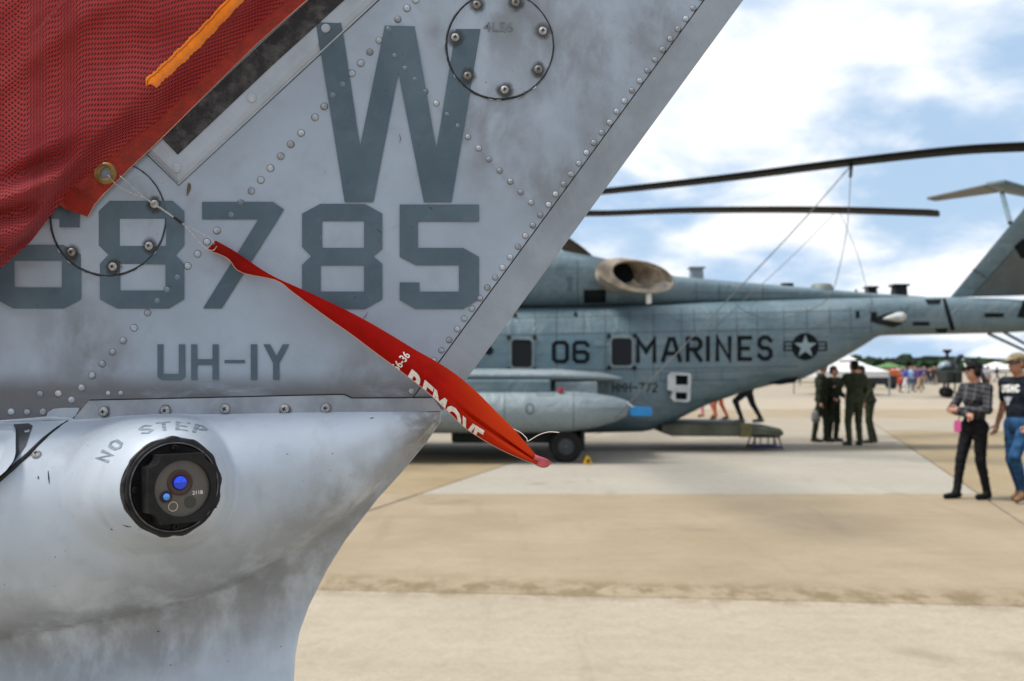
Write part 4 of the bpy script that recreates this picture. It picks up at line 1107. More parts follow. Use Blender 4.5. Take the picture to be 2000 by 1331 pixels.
# insignia: disc, star, bars
ins = dec('insignia', [ngon(1572.5, 677.5, 26.5, 40)], onF, M_hblk, 3)
st = [(1572.5+(23.5 if i % 2 == 0 else 9.2)*math.sin(i*math.pi/5), 677.5-(23.5 if i % 2 == 0 else 9.2)*math.cos(i*math.pi/5)) for i in range(10)]
dec('star', [st], onF, M_star, 3, .011, parent=ins)
for x0, x1 in ((1530, 1548), (1597, 1615)):
    dec('bar', [[(x0, 667), (x1, 667), (x1, 670), (x0, 670)], [(x0, 675), (x1, 675), (x1, 677.5), (x0, 677.5)], [(x0, 683), (x1, 683), (x1, 686), (x0, 686)],
                [(x0, 670), (x0+3, 670), (x0+3, 683), (x0, 683)] if x0 < 1560 else [(x1-3, 670), (x1, 670), (x1, 683), (x1-3, 683)]], onF, M_hblk, 2, .008, parent=ins)
# windows
def window(cx, cy, w_, h):
    o = prism([onF(x, y, 0, .035) for x, y in rrect(cx-w_/2-4, cy-h/2-4, cx+w_/2+4, cy+h/2+4, 9)], [onF(x, y, 0, -.04) for x, y in rrect(cx-w_/2-4, cy-h/2-4, cx+w_/2+4, cy+h/2+4, 9)], 'window', M_frame, big,
              holes=[([onF(x, y, 0, .035) for x, y in rrect(cx-w_/2, cy-h/2, cx+w_/2, cy+h/2, 7)], [onF(x, y, 0, -.04) for x, y in rrect(cx-w_/2, cy-h/2, cx+w_/2, cy+h/2, 7)])])
    pn = prism([onF(x, y, 0, .018) for x, y in rrect(cx-w_/2-1, cy-h/2-1, cx+w_/2+1, cy+h/2+1, 7)], [onF(x, y, 0, .008) for x, y in rrect(cx-w_/2-1, cy-h/2-1, cx+w_/2+1, cy+h/2+1, 7)], 'pane', M_glassd, o)
    for sx2 in (-1, 1):
        for sy2 in (-1, 1):
            c = (cx+sx2*(w_/2+5), cy+sy2*(h/2+4.5)); cp = ngon(c[0], c[1], 4.2, 12)
            prism([onF(x, y, 0, .05) for x, y in cp], [onF(x, y, 0, 0) for x, y in cp], 'corner_latch', M_hvd, o)
for cx, cy in ((1019, 691), (1214, 688), (800, 694), (610, 696)): window(cx, cy, 40, 53)
dec('cable_port', [ngon(955, 685, 9, 16)], onF, M_hblk, 1)
# cockpit glazing at the hidden nose
for x0, x1, y0, y1 in ((20, 90, 660, 712), (105, 190, 655, 712), (210, 290, 655, 715)):
    pn = rrect(x0, y0, x1, y1, 12); prism([onF(x, y, 0, .02) for x, y in pn], [onF(x, y, 0, -.03) for x, y in pn], 'cockpit_window', M_glassd, big)
# service label plate, small fittings
lb = dec('data_plate', [[(1140, 567), (1183, 566), (1183, 590), (1140, 591)]], onD, M_hblk, 1, .02, parent=dor)
for i in range(3): dec('plate_line', [[(1150, 573+i*5), (1174, 572.5+i*5), (1174, 574.5+i*5), (1150, 575+i*5)]], onD, M_hvd, 0, .025, parent=lb)
dec('vent_slot', [[(1106, 541), (1119, 540), (1119, 546), (1106, 547)], [(1109, 548), (1117, 548), (1117, 570), (1109, 570)]], onD, material('vent_blue', (.06, .10, .125), .6), 1, .01, parent=dor)
for cx, cy in ((1124, 614), (1006, 616)): dec('teardrop_fitting', [[(cx, cy-5), (cx+4, cy+1), (cx+3, cy+5), (cx-3, cy+5), (cx-4, cy+1)]], onF, M_hblk, 0, .02)
# engine exhaust: scarfed duct
rings = []
def ell(cx, cy, rx, ry, tilt, Yc_, dpt, n=36):
    out = []
    for k in range(n):
        a = 2*math.pi*k/n; ex_, ey_ = rx*math.cos(a), ry*math.sin(a)
        X_ = ex_*math.cos(tilt)-ey_*math.sin(tilt); Y_ = ex_*math.sin(tilt)+ey_*math.cos(tilt)
        out.append(at(cx+X_, cy+Y_, Yc_+dpt*ex_/max(rx, 1e-6)))
    return out
outer = [ell(1175, 536, 18, 26, .1, 20.6, .0), ell(1190, 538, 29, 31, .12, 19.9, .05), ell(1210, 539, 43, 32, .16, 19.55, .05), ell(1236, 539, 62, 32, .19, 19.2, .10), ell(1241, 538.5, 77, 31, .21, 19.0, .12)]
inner = [ell(1255, 538.5, 61, 28, .21, 19.0, .12), ell(1254, 538.5, 58, 26, .21, 19.08, .1), ell(1240, 538, 46, 24, .18, 19.35, .05), ell(1226, 536, 36, 22, .14, 19.6, .0), ell(1214, 534, 27, 20, .1, 19.75, .0)]
ve, fe = loft(outer+inner, caps=False); nfo = 36*len(outer)
exh = obj('engine_exhaust', fix(mesh('engine_exhaust', ve, fe+[tuple(range(len(ve)-36, len(ve)))], [M_exh, M_exin, M_hblk], smooth=True, fmat=[0]*nfo+[1]*(len(fe)-nfo)+[2], sharp=45)), big)
exh['label'] = 'tan heat-stained oval engine exhaust'
box('drain_post', *[f_ for f_ in (at(1262, 0, 19.2).x, at(1272, 0, 19.2).x)], 19.15, 19.28, at(0, 594, 19.2).z, at(0, 571, 19.2).z, material('drain_white', (.7, .68, .64), .5), big, .02)
# roof fittings
def vent(px, ytop, ybot, wt, wbm, cap, mt=M_hvd):
    Yv = YC; a, b = at(px, ytop, Yv), at(px, ybot, Yv); k = KC
    secs_ = [[(a.x+sx2*wbm*k/2, Yv+sy2*wbm*k/2, b.z-.1) for sx2, sy2 in ((-1, -1), (1, -1), (1, 1), (-1, 1))], [(a.x+sx2*wt*k/2, Yv+sy2*wt*k/2, a.z-.03) for sx2, sy2 in ((-1, -1), (1, -1), (1, 1), (-1, 1))]]
    o = obj('roof_vent', fix(mesh('roof_vent', *loft(secs_), mt)), big)
    if cap: box('cap', a.x-cap*k/2, a.x+cap*k/2, Yv-cap*k/2, Yv+cap*k/2, a.z-.032, a.z+.01, mt, o, .008)
vent(1360, 523, 545, 22, 26, 30, M_hv2); vent(1701, 561, 583, 17, 22, 23); vent(1756, 557, 580, 22, 26, 31); vent(1537, 551, 563, 20, 22, 0, M_hvd); vent(1672, 563, 576, 3, 5, 0)
bm_ = [ell(1604, 583, 24, 4, 0, YC, 0), ell(1604, 575, 22, 4, 0, YC, 0), ell(1605, 562, 19, 4, 0, YC, 0), ell(1606, 556, 15, 3, 0, YC, 0), ell(1606, 555.5, 3, 1, 0, YC, 0)]
def drum(name, px, yb, yt, rb, rt, Yc_, mt, parent):
    pr_ = [(rb, yb), (rb*.97, yb+(yt-yb)*.45), (rt, yb+(yt-yb)*.9), (rt*.8, yt)]
    secs_ = [[(at(px, y, Yc_).x+r_*KC*math.cos(a), Yc_+r_*KC*math.sin(a), at(px, y, Yc_).z) for a in np.linspace(0, 2*math.pi, 25)[:-1]] for r_, y in pr_]
    return obj(name, fix(mesh(name, *loft(secs_), mt, smooth=True, sharp=40)), parent)
drum('beacon_housing', 1605, 584, 555, 24, 20, YC-.1, material('beacon_grey', fn=grainy((.12, .14, .14), .2, 4, .55)), big)
# tail boom details
dec('fold_hinge', [[(1840, 585), (1847, 584), (1865, 644), (1857, 646)]], onF, M_hblk, 3, .012)
for p in ([(1806, 586), (1838, 585), (1836, 594), (1812, 595)], [(1826, 642), (1852, 641), (1848, 650), (1830, 650)], [(1923, 612), (1960, 612), (1960, 620), (1923, 620)], [(1783, 629), (1815, 629), (1815, 636), (1783, 636)], [(1671, 608), (1678, 608), (1678, 622), (1671, 622)], [(1986, 620), (1999, 586), (2015, 586), (2015, 622)], [(1702, 610), (1712, 610), (1712, 628), (1700, 630)]):
    dec('access_slot', [p], onF, M_hblk, 3, .012)
M_hv2s = material('blister_pale', fn=grainy((.42, .44, .44), .2, 6, .4))
bs = [[Vector((pX(x)*.985, 19.98-.0, pz(y)))+Vector((0, r_*1.1*KC*math.cos(a), r_*KC*math.sin(a))) for a in np.linspace(0, 2*math.pi, 17)[:-1]] for x, y, r_ in ((1712, 626, 1.0), (1725, 624.5, 5), (1740, 623, 9), (1750, 622, 9.5), (1757, 622, 5))]
obj('blister_fairing', fix(mesh('blister_fairing', *loft(bs), M_hv2s, smooth=True)), big)
dec('blister_surround', [[(1704, 622), (1740, 610), (1757, 612), (1760, 634), (1745, 640), (1708, 632)]], onF, M_hvd, 3, .005)  # dark patch surrounding the pale blister
# tail pylon (canted), with its leading edge roll, stabiliser, strut, tail rotor hub beyond the frame
def pyl(x, y, Y): return at(x, y, Y)
def foil(le, te, th, n=10):
    le, te = Vector(le), Vector(te); out = []
    ch_ = te-le
    for i in range(2*n):
        t = i/n if i <= n else 2-i/n; sgn = -1 if i <= n else 1
        yt = 2.2*th*(math.sqrt(max(t, 0))*.9-t*.9+.06*(1-t)*t)
        out.append(le+ch_*t+Vector((0, sgn*yt, 0)))
    return out
py_s = []
for k in range(7):
    t = k/6; cant = 1.1*t
    le = at(1856+142*t*1.9, 581-171*t*1.9, YC-cant)
    te = Vector((le.x+2.1-.55*t, le.y, le.z+.05)); py_s.append(foil(le, te, .17-.04*t))
pyl_o = obj('tail_pylon', fix(mesh('tail_pylon', *loft(py_s), M_hv, smooth=True, sharp=50)), big)
BP = dep(pyl_o.data); onP = on(BP)
dec('pylon_hatch', [[(1980, 481), (1999, 466), (2030, 500), (1994, 505)]], onP, M_hblk, 2, .012, parent=pyl_o)
dec('panel_seam', [[(1899, 527), (1901, 525), (1926, 540), (1924, 543)]], onP, M_hline, 3, .008, parent=pyl_o)
dec('panel_seam', [[(1898, 577), (1900, 577), (2000, 468), (1998, 467)]], onP, M_hline, 4, .008, parent=pyl_o)
dec('lee_panel', [[(1902, 577), (2010, 577), (2010, 462), (1999, 470)]], onP, material('pylon_grey', fn=grainy((.085, .105, .112), .2, 2, .55)), 5, .004, parent=pyl_o)
T1, T2 = at(1810, 390, 25.2), at(1826, 394, 25.8); K1, K2 = at(1924, 365, 22.2), at(1951, 377, 23.3); Q1, Q2 = at(1962, 358, 21.6), at(2030, 392, 21.2); R1, R2 = at(2130, 372, 20.4), at(2140, 412, 21.9)
def slab3(name, a, b, c, d, th, mt, parent):
    n_ = Vector((0, 0, th)); vv = [a, b, c, d, a+n_, b+n_, c+n_, d+n_]
    me_ = fix(mesh(name, vv, [(0, 1, 2, 3), (4, 5, 6, 7), (0, 1, 5, 4), (1, 2, 6, 5), (2, 3, 7, 6), (3, 0, 4, 7)], mt)); bevel(me_, th*.3, 2); return obj(name, me_, parent)
M_stab = material('stabiliser_under', fn=grainy((.10, .10, .095), .2, 2, .5))
stb = slab3('stabiliser', T1, K1, K2, T2, .06, M_stab, big)
slab3('stabiliser_inner', K1+Vector((.01, 0, .01)), Q1, R2, K2+Vector((.01, 0, .01)), .09, M_hv, stb)
tube('stabiliser_strut', [at(1957, 378, 22.0), at(1973, 436, 20.7)], .05, M_hv, big, 10)
for a, b in (((1930, 652), (2060, 712)), ((1960, 649), (2070, 709))): tube('tail_strut', [at(*a, YC-.15), at(*b, YC-.15)], .032, M_hv, big, 8)
box('tail_skid', at(2055, 0, YC).x, at(2085, 0, YC).x, YC-.25, YC-.05, at(0, 718, YC).z, at(0, 706, YC).z, M_hvd, big, .02)
# tail rotor, out of frame above the right edge
trh = at(2390, 215, 19.2); tube('tail_rotor_hub', [trh+Vector((0, .5, 0)), trh+Vector((0, -.25, .05))], .22, M_hvd, big, 14)
for k in range(4):
    a = R(20+90*k); d_ = Vector((math.cos(a), -.06, math.sin(a)))
    tube('tail_rotor_blade', [trh+d_*.2, trh+d_*1.2, trh+d_*2.9], [.09, .16, .12], M_blade, big, 8)
# main rotor
hub = Vector((-.75, YC+.4, 5.12))
tube('rotor_mast', [Vector((hub.x, hub.y, 4.3)), hub+Vector((0, 0, .25))], .42, M_hvd, big, 18)
tube('rotor_hub', [hub+Vector((0, 0, -.12)), hub+Vector((0, 0, .16))], 1.0, M_hvd, big, 20)
def blade_curve(root, mid_, tip):
    return catmull([root, mid_, tip], 14)
def blade(pts, chord, tiltdir, tw=.09):
    pts = [Vector(p) for p in pts]; n_ = len(pts); secs_ = []
    for i, p in enumerate(pts):
        t = (pts[min(i+1, n_-1)]-pts[max(i-1, 0)]).normalized(); f_ = i/(n_-1)
        side = t.cross(Vector((0, 0, 1))).normalized()*tiltdir
        side = (side+Vector((0, 0, tw*min(1, f_*1.3)))).normalized()
        up = t.cross(side).normalized(); c_ = chord*min(1, .35+f_*5)*(1 if f_ < .97 else 1-(f_-.97)/.03*.7)
        if up.z < 0: up = -up
        sweep = -side*(.0 if f_ < .97 else .25*(f_-.97)/.03)
        th = .075*chord
        secs_.append([p+sweep+side*c_*a+up*th*b for a, b in ((.5, 0), (.42, .7), (.2, 1), (-.1, .8), (-.5, .06), (-.5, -.06), (-.1, -.5), (.2, -.7), (.42, -.5))])
    return obj('rotor_blade', fix(mesh('rotor_blade', *loft(secs_), M_blade, smooth=True, sharp=40)), big)
def on_blade_ray(px, py, ang):                # where the view ray meets the vertical plane of a blade
    d = Vector((math.cos(ang), math.sin(ang), 0)); k = (px-1000)/FP
    r_ = (k*hub.y-hub.x)/(d.x-k*d.y); Yb = hub.y+d.y*r_
    return at(px, py, Yb)
an1, an2 = R(-31), R(20)
P1 = [on_blade_ray(x, y, an1) for x, y in ((1180, 375), (1400, 351), (1660, 318), (1860, 296), (2000, 288))]
P1.append(P1[-1]+(P1[-1]-P1[-2])*1.1+Vector((0, 0, -.03))); P1.append(P1[-1]+(P1[-1]-P1[-2])*.75+Vector((0, 0, -.06)))
P2 = [on_blade_ray(x, y, an2) for x, y in ((1145, 418), (1350, 412), (1600, 411), (1845, 417.5))]
blade(catmull([hub+Vector((math.cos(an1), math.sin(an1), 0))*.9]+P1, 8), .52, 1); blade(catmull([hub+Vector((math.cos(an2), math.sin(an2), 0))*.9]+P2, 10), .62, 1)
for a in (71, 123, 174, 226, 277):
    d_ = Vector((math.cos(R(a)), math.sin(R(a)), 0)); sg = -.55 if a < 100 else -.3
    blade(catmull([hub+d_*.9, hub+d_*5+Vector((0, 0, .05)), hub+d_*9+Vector((0, 0, sg*.5)), hub+d_*12+Vector((0, 0, sg*2.2))], 6), .62, 1)
# sponson slab, pylon, external tank
YT = 17.35; kT = YT/FP
def tX(x): return (x-1000)*kT
def tz(y): return CH-(y-HY)*kT
sp = []
for x, yt, yb, y0, y1 in ((250, 735, 741, 18.2, 19.6), (300, 724, 750, 17.75, 19.8), (500, 720, 752, 17.6, 19.8), (900, 720.5, 749, 17.6, 19.8), (1100, 722, 748, 17.6, 19.8), (1180, 728, 747, 17.75, 19.8), (1210, 735, 745, 18.0, 19.8), (1219, 738, 743, 18.2, 19.8)):
    k = 17.9/FP; X_ = (x-1000)*k; zt_, zb_ = CH-(yt-HY)*k, CH-(yb-HY)*k; zc_, hz_ = (zt_+zb_)/2, (zt_-zb_)/2; yc_, hy = (y0+y1)/2, (y1-y0)/2
    sp.append([(X_, yc_+hy*math.copysign(abs(math.cos(a))**.7, math.cos(a)), zc_+hz_*math.copysign(abs(math.sin(a))**.7, math.sin(a))) for a in np.linspace(0, 2*math.pi, 29)[:-1]])
obj('sponson', fix(mesh('sponson', *loft(sp), M_hv2, smooth=True, sharp=60)), big)
box('sponson_fairing', tX(520), tX(1175), 18.3, 19.7, tz(842), tz(748), M_hv, big, .12)
box('tank_pylon', tX(760), tX(1075), YT-.12, YT+.16, tz(775), tz(742), M_hv, big, .03)
box('tank_pylon', tX(1085), tX(1170), YT+.3, YT+.5, tz(772), tz(746), M_hv2, big, .03)
tk = []
for x, yc_, r_ in ((330, 805, 2), (345, 805, 9), (400, 805, 22), (500, 805, 36), (640, 805, 40.5), (900, 805, 41), (1060, 805, 40.5), (1120, 804, 38.5), (1165, 802, 33), (1200, 800, 25), (1222, 798, 16), (1231, 797, 9)):
    tk.append([(tX(x), YT+r_*kT*math.cos(a), tz(yc_)+r_*kT*math.sin(a)) for a in np.linspace(0, 2*math.pi, 41)[:-1]])
tank = obj('external_tank', fix(mesh('external_tank', *loft(tk), M_hv2, smooth=True, sharp=60)), big)
BT = dep(tank.data); onT = on(BT, YT-.3)
tO = [ngon(1035, 799, 8.5, 20, 11), ngon(1035, 799, 6, 20, 8.5)]
dec('tank_marking', [tO], onT, M_hline, 1, .004, parent=tank)
dec('filler_panel', [[(1046, 766), (1084, 765), (1084, 773), (1048, 773)]], onT, M_frame, 2, .006, parent=tank)
for x in (985, 1120): dec('panel_seam', [vline(x, 768, 842, 1.2)], onT, M_hline, 4, .004, parent=tank)
tube('filler_cap', [at(1095, 767, YT-.12), at(1095, 758, YT-.12)], .05, material('red_cap', (.35, .02, .03), .5), big, 12)
# flare dispenser housing
dz = onF(1326, 757, 0)
dsp = []
k = 19.2/FP; dxm = lambda x: (x-1000)*(dz.y-.1)/FP; dzm = lambda y: CH-(y-HY)*(dz.y-.1)/FP
dl = [(1304, 733), (1312, 727), (1346, 729), (1349, 735), (1347, 782), (1342, 786), (1315, 784), (1310, 778), (1313, 764), (1304, 762)]
hl1 = [(1319, 733), (1343, 734), (1343, 752), (1319, 752)]; hl2 = [(1319, 766), (1341, 767), (1341, 781), (1319, 780)]
PP = lambda L, y: [Vector((dxm(a), y, dzm(b))) for a, b in L]
disp = prism(PP(dl, dz.y-.16), PP(dl, dz.y+.15), 'flare_dispenser', material('dispenser_pale', fn=grainy((.42, .44, .45), .15, 6, .5)), big, holes=[(PP(h_, dz.y-.16), PP(h_, dz.y+.15)) for h_ in (hl1, hl2)])
for h_ in (hl1, hl2): prism(PP(h_, dz.y-.04), PP(h_, dz.y+.12), 'dispenser_opening', M_hblk, disp)
# main gear
def wheel(cx, cy, cz, r, wd):
    v, f = lathe_v([(r*.52, -wd/2), (r*.9, -wd/2), (r, -wd*.32), (r, wd*.32), (r*.9, wd/2), (r*.58, wd/2), (r*.52, wd*.36)], 32); f = f[:-1]
    ty = obj('tyre', fix(mesh('tyre', [(x+cx, y+cy, z+cz) for x, y, z in v], f, M_tyre, smooth=True, sharp=35)), big)
    v, f = lathe_v([(r*.53, -wd*.3), (r*.53, wd*.34), (r*.42, wd*.22), (r*.2, wd*.26), (r*.16, wd*.4), (.001, wd*.4)], 24)
    obj('wheel_hub', fix(mesh('wheel_hub', [(x+cx, y+cy, z+cz) for x, y, z in v], f, M_hub, smooth=True, sharp=35)), ty)
YW = 17.42; rW = .285
wx = at(1105, 0, YW).x
for yy in (YW, YW+.5): wheel(wx, yy, rW, rW, .26)
for yy in (23.4, 23.9): wheel(wx, yy, rW, rW, .26)
for yy in (20.2, 20.8): wheel(pX(80), yy, .27, .27, .22)
tube('gear_axle', [Vector((wx, YW-.05, rW)), Vector((wx, YW+.6, rW))], .07, M_hvd, big, 10)
tube('gear_leg', [Vector((wx, YW+.25, rW)), Vector((wx-.05, YW+.3, 1.0))], .10, M_hvd, big, 12)
tube('gear_leg', [Vector((wx, 23.6, rW)), Vector((wx, 22.0, .9))], .10, M_hvd, big, 12)
tube('gear_leg', [Vector((pX(80), 20.5, .27)), Vector((pX(80), 20.5, .8))], .08, M_hvd, big, 12)
tube('gear_brace', [Vector((wx-.05, YW+.3, .45)), Vector((wx-1.0, YW+.7, .95))], .05, M_hvd, big, 10)
box('gear_door', tX(1135), tX(1142), YW-.1, YW+.6, tz(880), tz(842), M_hvd, big, .01)
box('gear_bay', tX(880), tX(1135), YW+.15, YW+1.4, tz(868), tz(838), M_hvd, big, .05)
# cargo ramp lowered onto a stool
rp = []
for x, yt, yb in ((1280, 824, 840), (1300, 822, 847), (1420, 824, 848), (1462, 829, 845), (1478, 831, 846), (1500, 832, 848), (1505, 836, 846)):
    k = YC/FP; X_ = (x-1000)*k; zt_, zb_ = CH-(yt-HY)*k, CH-(yb-HY)*k
    rp.append([(X_, YC-.95, zb_+.02), (X_, YC-.98, zt_-.04), (X_, YC-.9, zt_), (X_, YC+.9, zt_), (X_, YC+.98, zt_-.04), (X_, YC+.95, zb_+.02), (X_, YC+.8, zb_), (X_, YC-.8, zb_)])
ramp = obj('cargo_ramp', fix(mesh('cargo_ramp', *loft(rp), M_ramp, smooth=True, sharp=30)), big)
box('ramp_band', pX(1424), pX(1446), YC-1.0, YC+1.0, pz(848), pz(823.5), material('ramp_band_yellow', fn=grainy((.10, .09, .03), .3, 4, .7)), ramp, .01)
lipv = [at(x, y, YC-.9) for x, y in ((1470, 842), (1500, 836), (1506, 846), (1500, 852), (1478, 853))]
prism(lipv, [p+Vector((0, 1.8, 0)) for p in lipv], 'ramp_toe', M_hvd, ramp)
dk_ = [at(x, y, YC-.7) for x, y in ((1494, 748), (1512, 741), (1560, 738), (1552, 748), (1522, 752))]
prism(dk_, [p+Vector((0, 1.4, 0)) for p in dk_], 'ramp_door_edge', M_hblk, big)
# blue guard on the tank tail, wheel chock, stool
YG = YT-.05
bg_ = thing('tail_guard', at(1250, 804, YG), 'bright blue plastic guard box on the tail of the external tank', 'guard')
sec = [[(at(x, 0, YG).x, YG+sy2*hy, at(0, y, YG).z) for sy2, y in ((-1, y0), (1, y0), (1, y1), (-1, y1))] for x, y0, y1, hy in ((1229, 797, 811, .05), (1234, 794.5, 812.5, .075), (1268, 796, 813, .07), (1273, 797.5, 812, .055))]
me = fix(mesh('shell', *loft(sec), material('blue_plastic', fn=grainy((.010, .20, .50), .12, 8, .45)))); bevel(me, .008, 2); obj('shell', me, bg_)
tube('cord', catmull([at(1226, 786, YG-.05), at(1230, 791, YG-.08), at(1238, 796, YG-.06)], 4), .012, M_white, bg_, 6)
ck = thing('wheel_chock', at(1147, 904, 17.35)*1.0, 'yellow wheel chock against the black main wheel of the transport helicopter', 'chock')
M_yel = material('chock_yellow', fn=grainy((.55, .30, .015), .25, 12, .6))
cx0 = at(1147, 0, 17.2).x
pv = [(cx0-.075, .0), (cx0+.075, 0), (cx0+.06, .05), (cx0+.02, .12), (cx0-.02, .125), (cx0-.06, .05)]
prism([Vector((x, 17.0, z+.002)) for x, z in pv], [Vector((x, 17.5, z+.002)) for x, z in pv], 'wedge', M_yel, ck, bw=.006)
tube('bolt', [Vector((cx0, 16.985, .06)), Vector((cx0, 17.01, .06))], .028, M_hblk, ck, 10)
YS = 20.15
stl = thing('step_stool', at(1494, 880, YS), 'dark metal step stool holding up the end of the cargo ramp', 'stool')
M_stool = material('stool_metal', fn=grainy((.07, .075, .085), .3, 10, .5, metal=.3)); M_navy = material('stool_navy', fn=grainy((.02, .025, .09), .3, 10, .6))
sxz = lambda x, y: (at(x, 0, YS).x, at(0, y, YS).z)
xa, za = sxz(1467, 853); xb, zb_ = sxz(1519, 850)
box('stool_top', xa, xb, YS-.22, YS+.22, zb_-.045, zb_, M_stool, stl, .012)
for px_t, px_b in ((1470, 1463), (1516, 1523)):
    for yy in (-.2, .2): tube('leg', [Vector((sxz(px_t, 0)[0], YS+yy*.9, zb_-.04)), Vector((sxz(px_b, 0)[0], YS+yy*1.2, .012))], .016, M_stool, stl, 8)
for yy in (-.235, .235):
    tube('rung', [Vector((sxz(1464, 0)[0], YS+yy, .06)), Vector((sxz(1522, 0)[0], YS+yy, .06))], .026, M_navy, stl, 8)
    for px_ in (1480, 1506): tube('upright', [Vector((sxz(px_, 0)[0], YS+yy*.92, zb_-.04)), Vector((sxz(px_, 0)[0], YS+yy, .06))], .013, M_stool, stl, 6)
# blade tie-down ropes
M_rope = material('tie_rope', fn=grainy((.10, .105, .11), .2, 20, .8))
b1 = on_blade_ray(1663, 323, an1); b2 = on_blade_ray(1632, 415, an2)
def rope(pts, label, r_=.0075):
    cu = catmull(pts, 10); o = obj('tie_down_rope', fix(mesh('tie_down_rope', *tube_v(cu, r_, 6), M_rope, smooth=True)))
    tag(o, label, 'rope', 'rotor blade tie-down ropes')
rope([b1, at(1661, 352, 18.6), at(1655, 440, 18.8), at(1640, 520, 19.0), at(1618, 582, 19.3), at(1560, 614, 19.15), at(1500, 623, 19.1), at(1450, 605, 19.1), at(1435, 590, 19.2)], 'tie-down rope hanging in a loop from the upper blade over the boom')
rope([b1, at(1560, 440, b1.y-.3), at(1440, 567, 18.2), at(1200, 818, 16.95)], 'taut tie-down rope from the upper blade down to the sponson tank', .010)
rope([b2, at(1540, 508, 22), at(1440, 598, 19.45), at(1385, 652, 19.2)], 'taut tie-down rope from the lower blade to the lettering')
rope([b2+Vector((.1, 0, 0)), at(1672, 490, 21.6), at(1692, 560, 20.3), at(1708, 606, 19.9)], 'short tie-down rope from the lower blade to the boom')
tube('blade_clamp', [b1, at(1661, 345, 18.5)], .03, M_hvd, big, 8)

# ================================================================== PEOPLE
M_skin = material('skin', fn=grainy((.46, .235, .155), .12, 14, .55)); M_skin2 = material('skin_tan', fn=grainy((.36, .17, .095), .12, 14, .55))
M_suit = material('flight_suit', spec=.12, fn=grainy((.034, .040, .024), .28, 9, .85, bump=.3, bdist=.01)); M_suit2 = material('flight_suit_dark', spec=.12, fn=grainy((.022, .027, .018), .28, 9, .85))
M_boot = material('black_boot', (.012, .011, .010), .5); M_hair = material('dark_hair', spec=.12, fn=grainy((.014, .011, .009), .4, 60, .6))
M_blk = material('black_cloth', spec=.12, fn=grainy((.009, .009, .010), .3, 20, .8)); M_jean = material('blue_denim', spec=.12, fn=grainy((.018, .058, .13), .45, 9, .85))
M_navyt = material('navy_shirt', spec=.12, fn=grainy((.010, .014, .022), .3, 12, .85)); M_brown = material('brown_boot', fn=grainy((.14, .075, .03), .35, 20, .65))
M_eye = material('dark_eye', (.01, .01, .01), .2)
def camo(g, b):
    n = g.noise(g.pos(), 26, 4, .6); c = g.mix(g.step(n, .42, .5), (.10, .075, .035), (.25, .19, .11))
    g.put(b.inputs['Base Color'], g.mix(g.step(g.noise(g.pos(), 31, 3), .56, .6), c, (.05, .05, .022)))
M_camo = material('camouflage_cap', rough=.85, fn=camo)
def plaid(g, b):
    x, y, z = g.sep(g.pos()); n = g.noise(g.pos(), 60, 3)
    def line(q, per, wd): return g.step(g.m('ABSOLUTE', g.m('SUBTRACT', g.m('FRACT', g.m('MULTIPLY', q, 1/per)), .5)), wd, wd*.5)
    l1 = line(g.m('ADD', z, g.m('MULTIPLY', x, .25)), .062, .10); l2 = line(g.m('SUBTRACT', x, g.m('MULTIPLY', z, .3)), .062, .10)
    l = g.m('MAXIMUM', l1, l2)
    c = g.mix(g.m('MULTIPLY', l, .17), (.009, .009, .012), (.36, .36, .42))
    g.put(b.inputs['Base Color'], c)
M_plaid = material('black_plaid', rough=.85, fn=plaid)

def frame_at(pos, heading):                  # heading: world angle of 'forward'; local x forward, y left
    c, s_ = math.cos(heading), math.sin(heading); P = Vector(pos)
    return lambda x, y, z: (P.x+x*c-y*s_, P.y+x*s_+y*c, P.z+z)
def hand(T, wrist, direc, out, r_=1.0, curl=.5, mi=3):
    """palm, four bent fingers, thumb leaving the side of the palm"""
    w_, d_, o_ = Vector(wrist), Vector(direc).normalized(), Vector(out).normalized()
    s_ = d_.cross(o_).normalized(); pr_ = []
    pc = w_+d_*.05*r_; pr_.append(('c', tuple(w_), tuple(w_+d_*.085*r_), .026*r_, .031*r_, mi, .012))
    for i, ln in enumerate((.072, .082, .076, .058)):
        b_ = w_+d_*.09*r_+s_*(.030-.020*i)*r_; m_ = b_+(d_*(1-.3*curl)+o_*.5*curl)*ln*.5*r_; e_ = m_+(d_*(1-.9*curl)+o_*1.0*curl).normalized()*ln*.5*r_
        pr_ += [('c', tuple(b_), tuple(m_), .0095*r_, .0088*r_, mi, .004), ('c', tuple(m_), tuple(e_), .0088*r_, .0078*r_, mi, .004)]
    b_ = w_+d_*.035*r_+s_*.028*r_; m_ = b_+(d_*.6+s_*.65+o_*.25).normalized()*.042*r_; e_ = m_+(d_*.85+s_*.1+o_*.4).normalized()*.032*r_
    return pr_+[('c', tuple(b_), tuple(m_), .0115*r_, .010*r_, mi, .006), ('c', tuple(m_), tuple(e_), .010*r_, .0085*r_, mi, .004)]
def head_prims(T, c, look, s_=1.0, mi=3):
    """c: local head centre; look: extra yaw from the body heading"""
    cl, sl = math.cos(look), math.sin(look)
    q = lambda x, y, z: T(c[0]+(x*cl-y*sl)*s_, c[1]+(x*sl+y*cl)*s_, c[2]+z*s_)
    return q
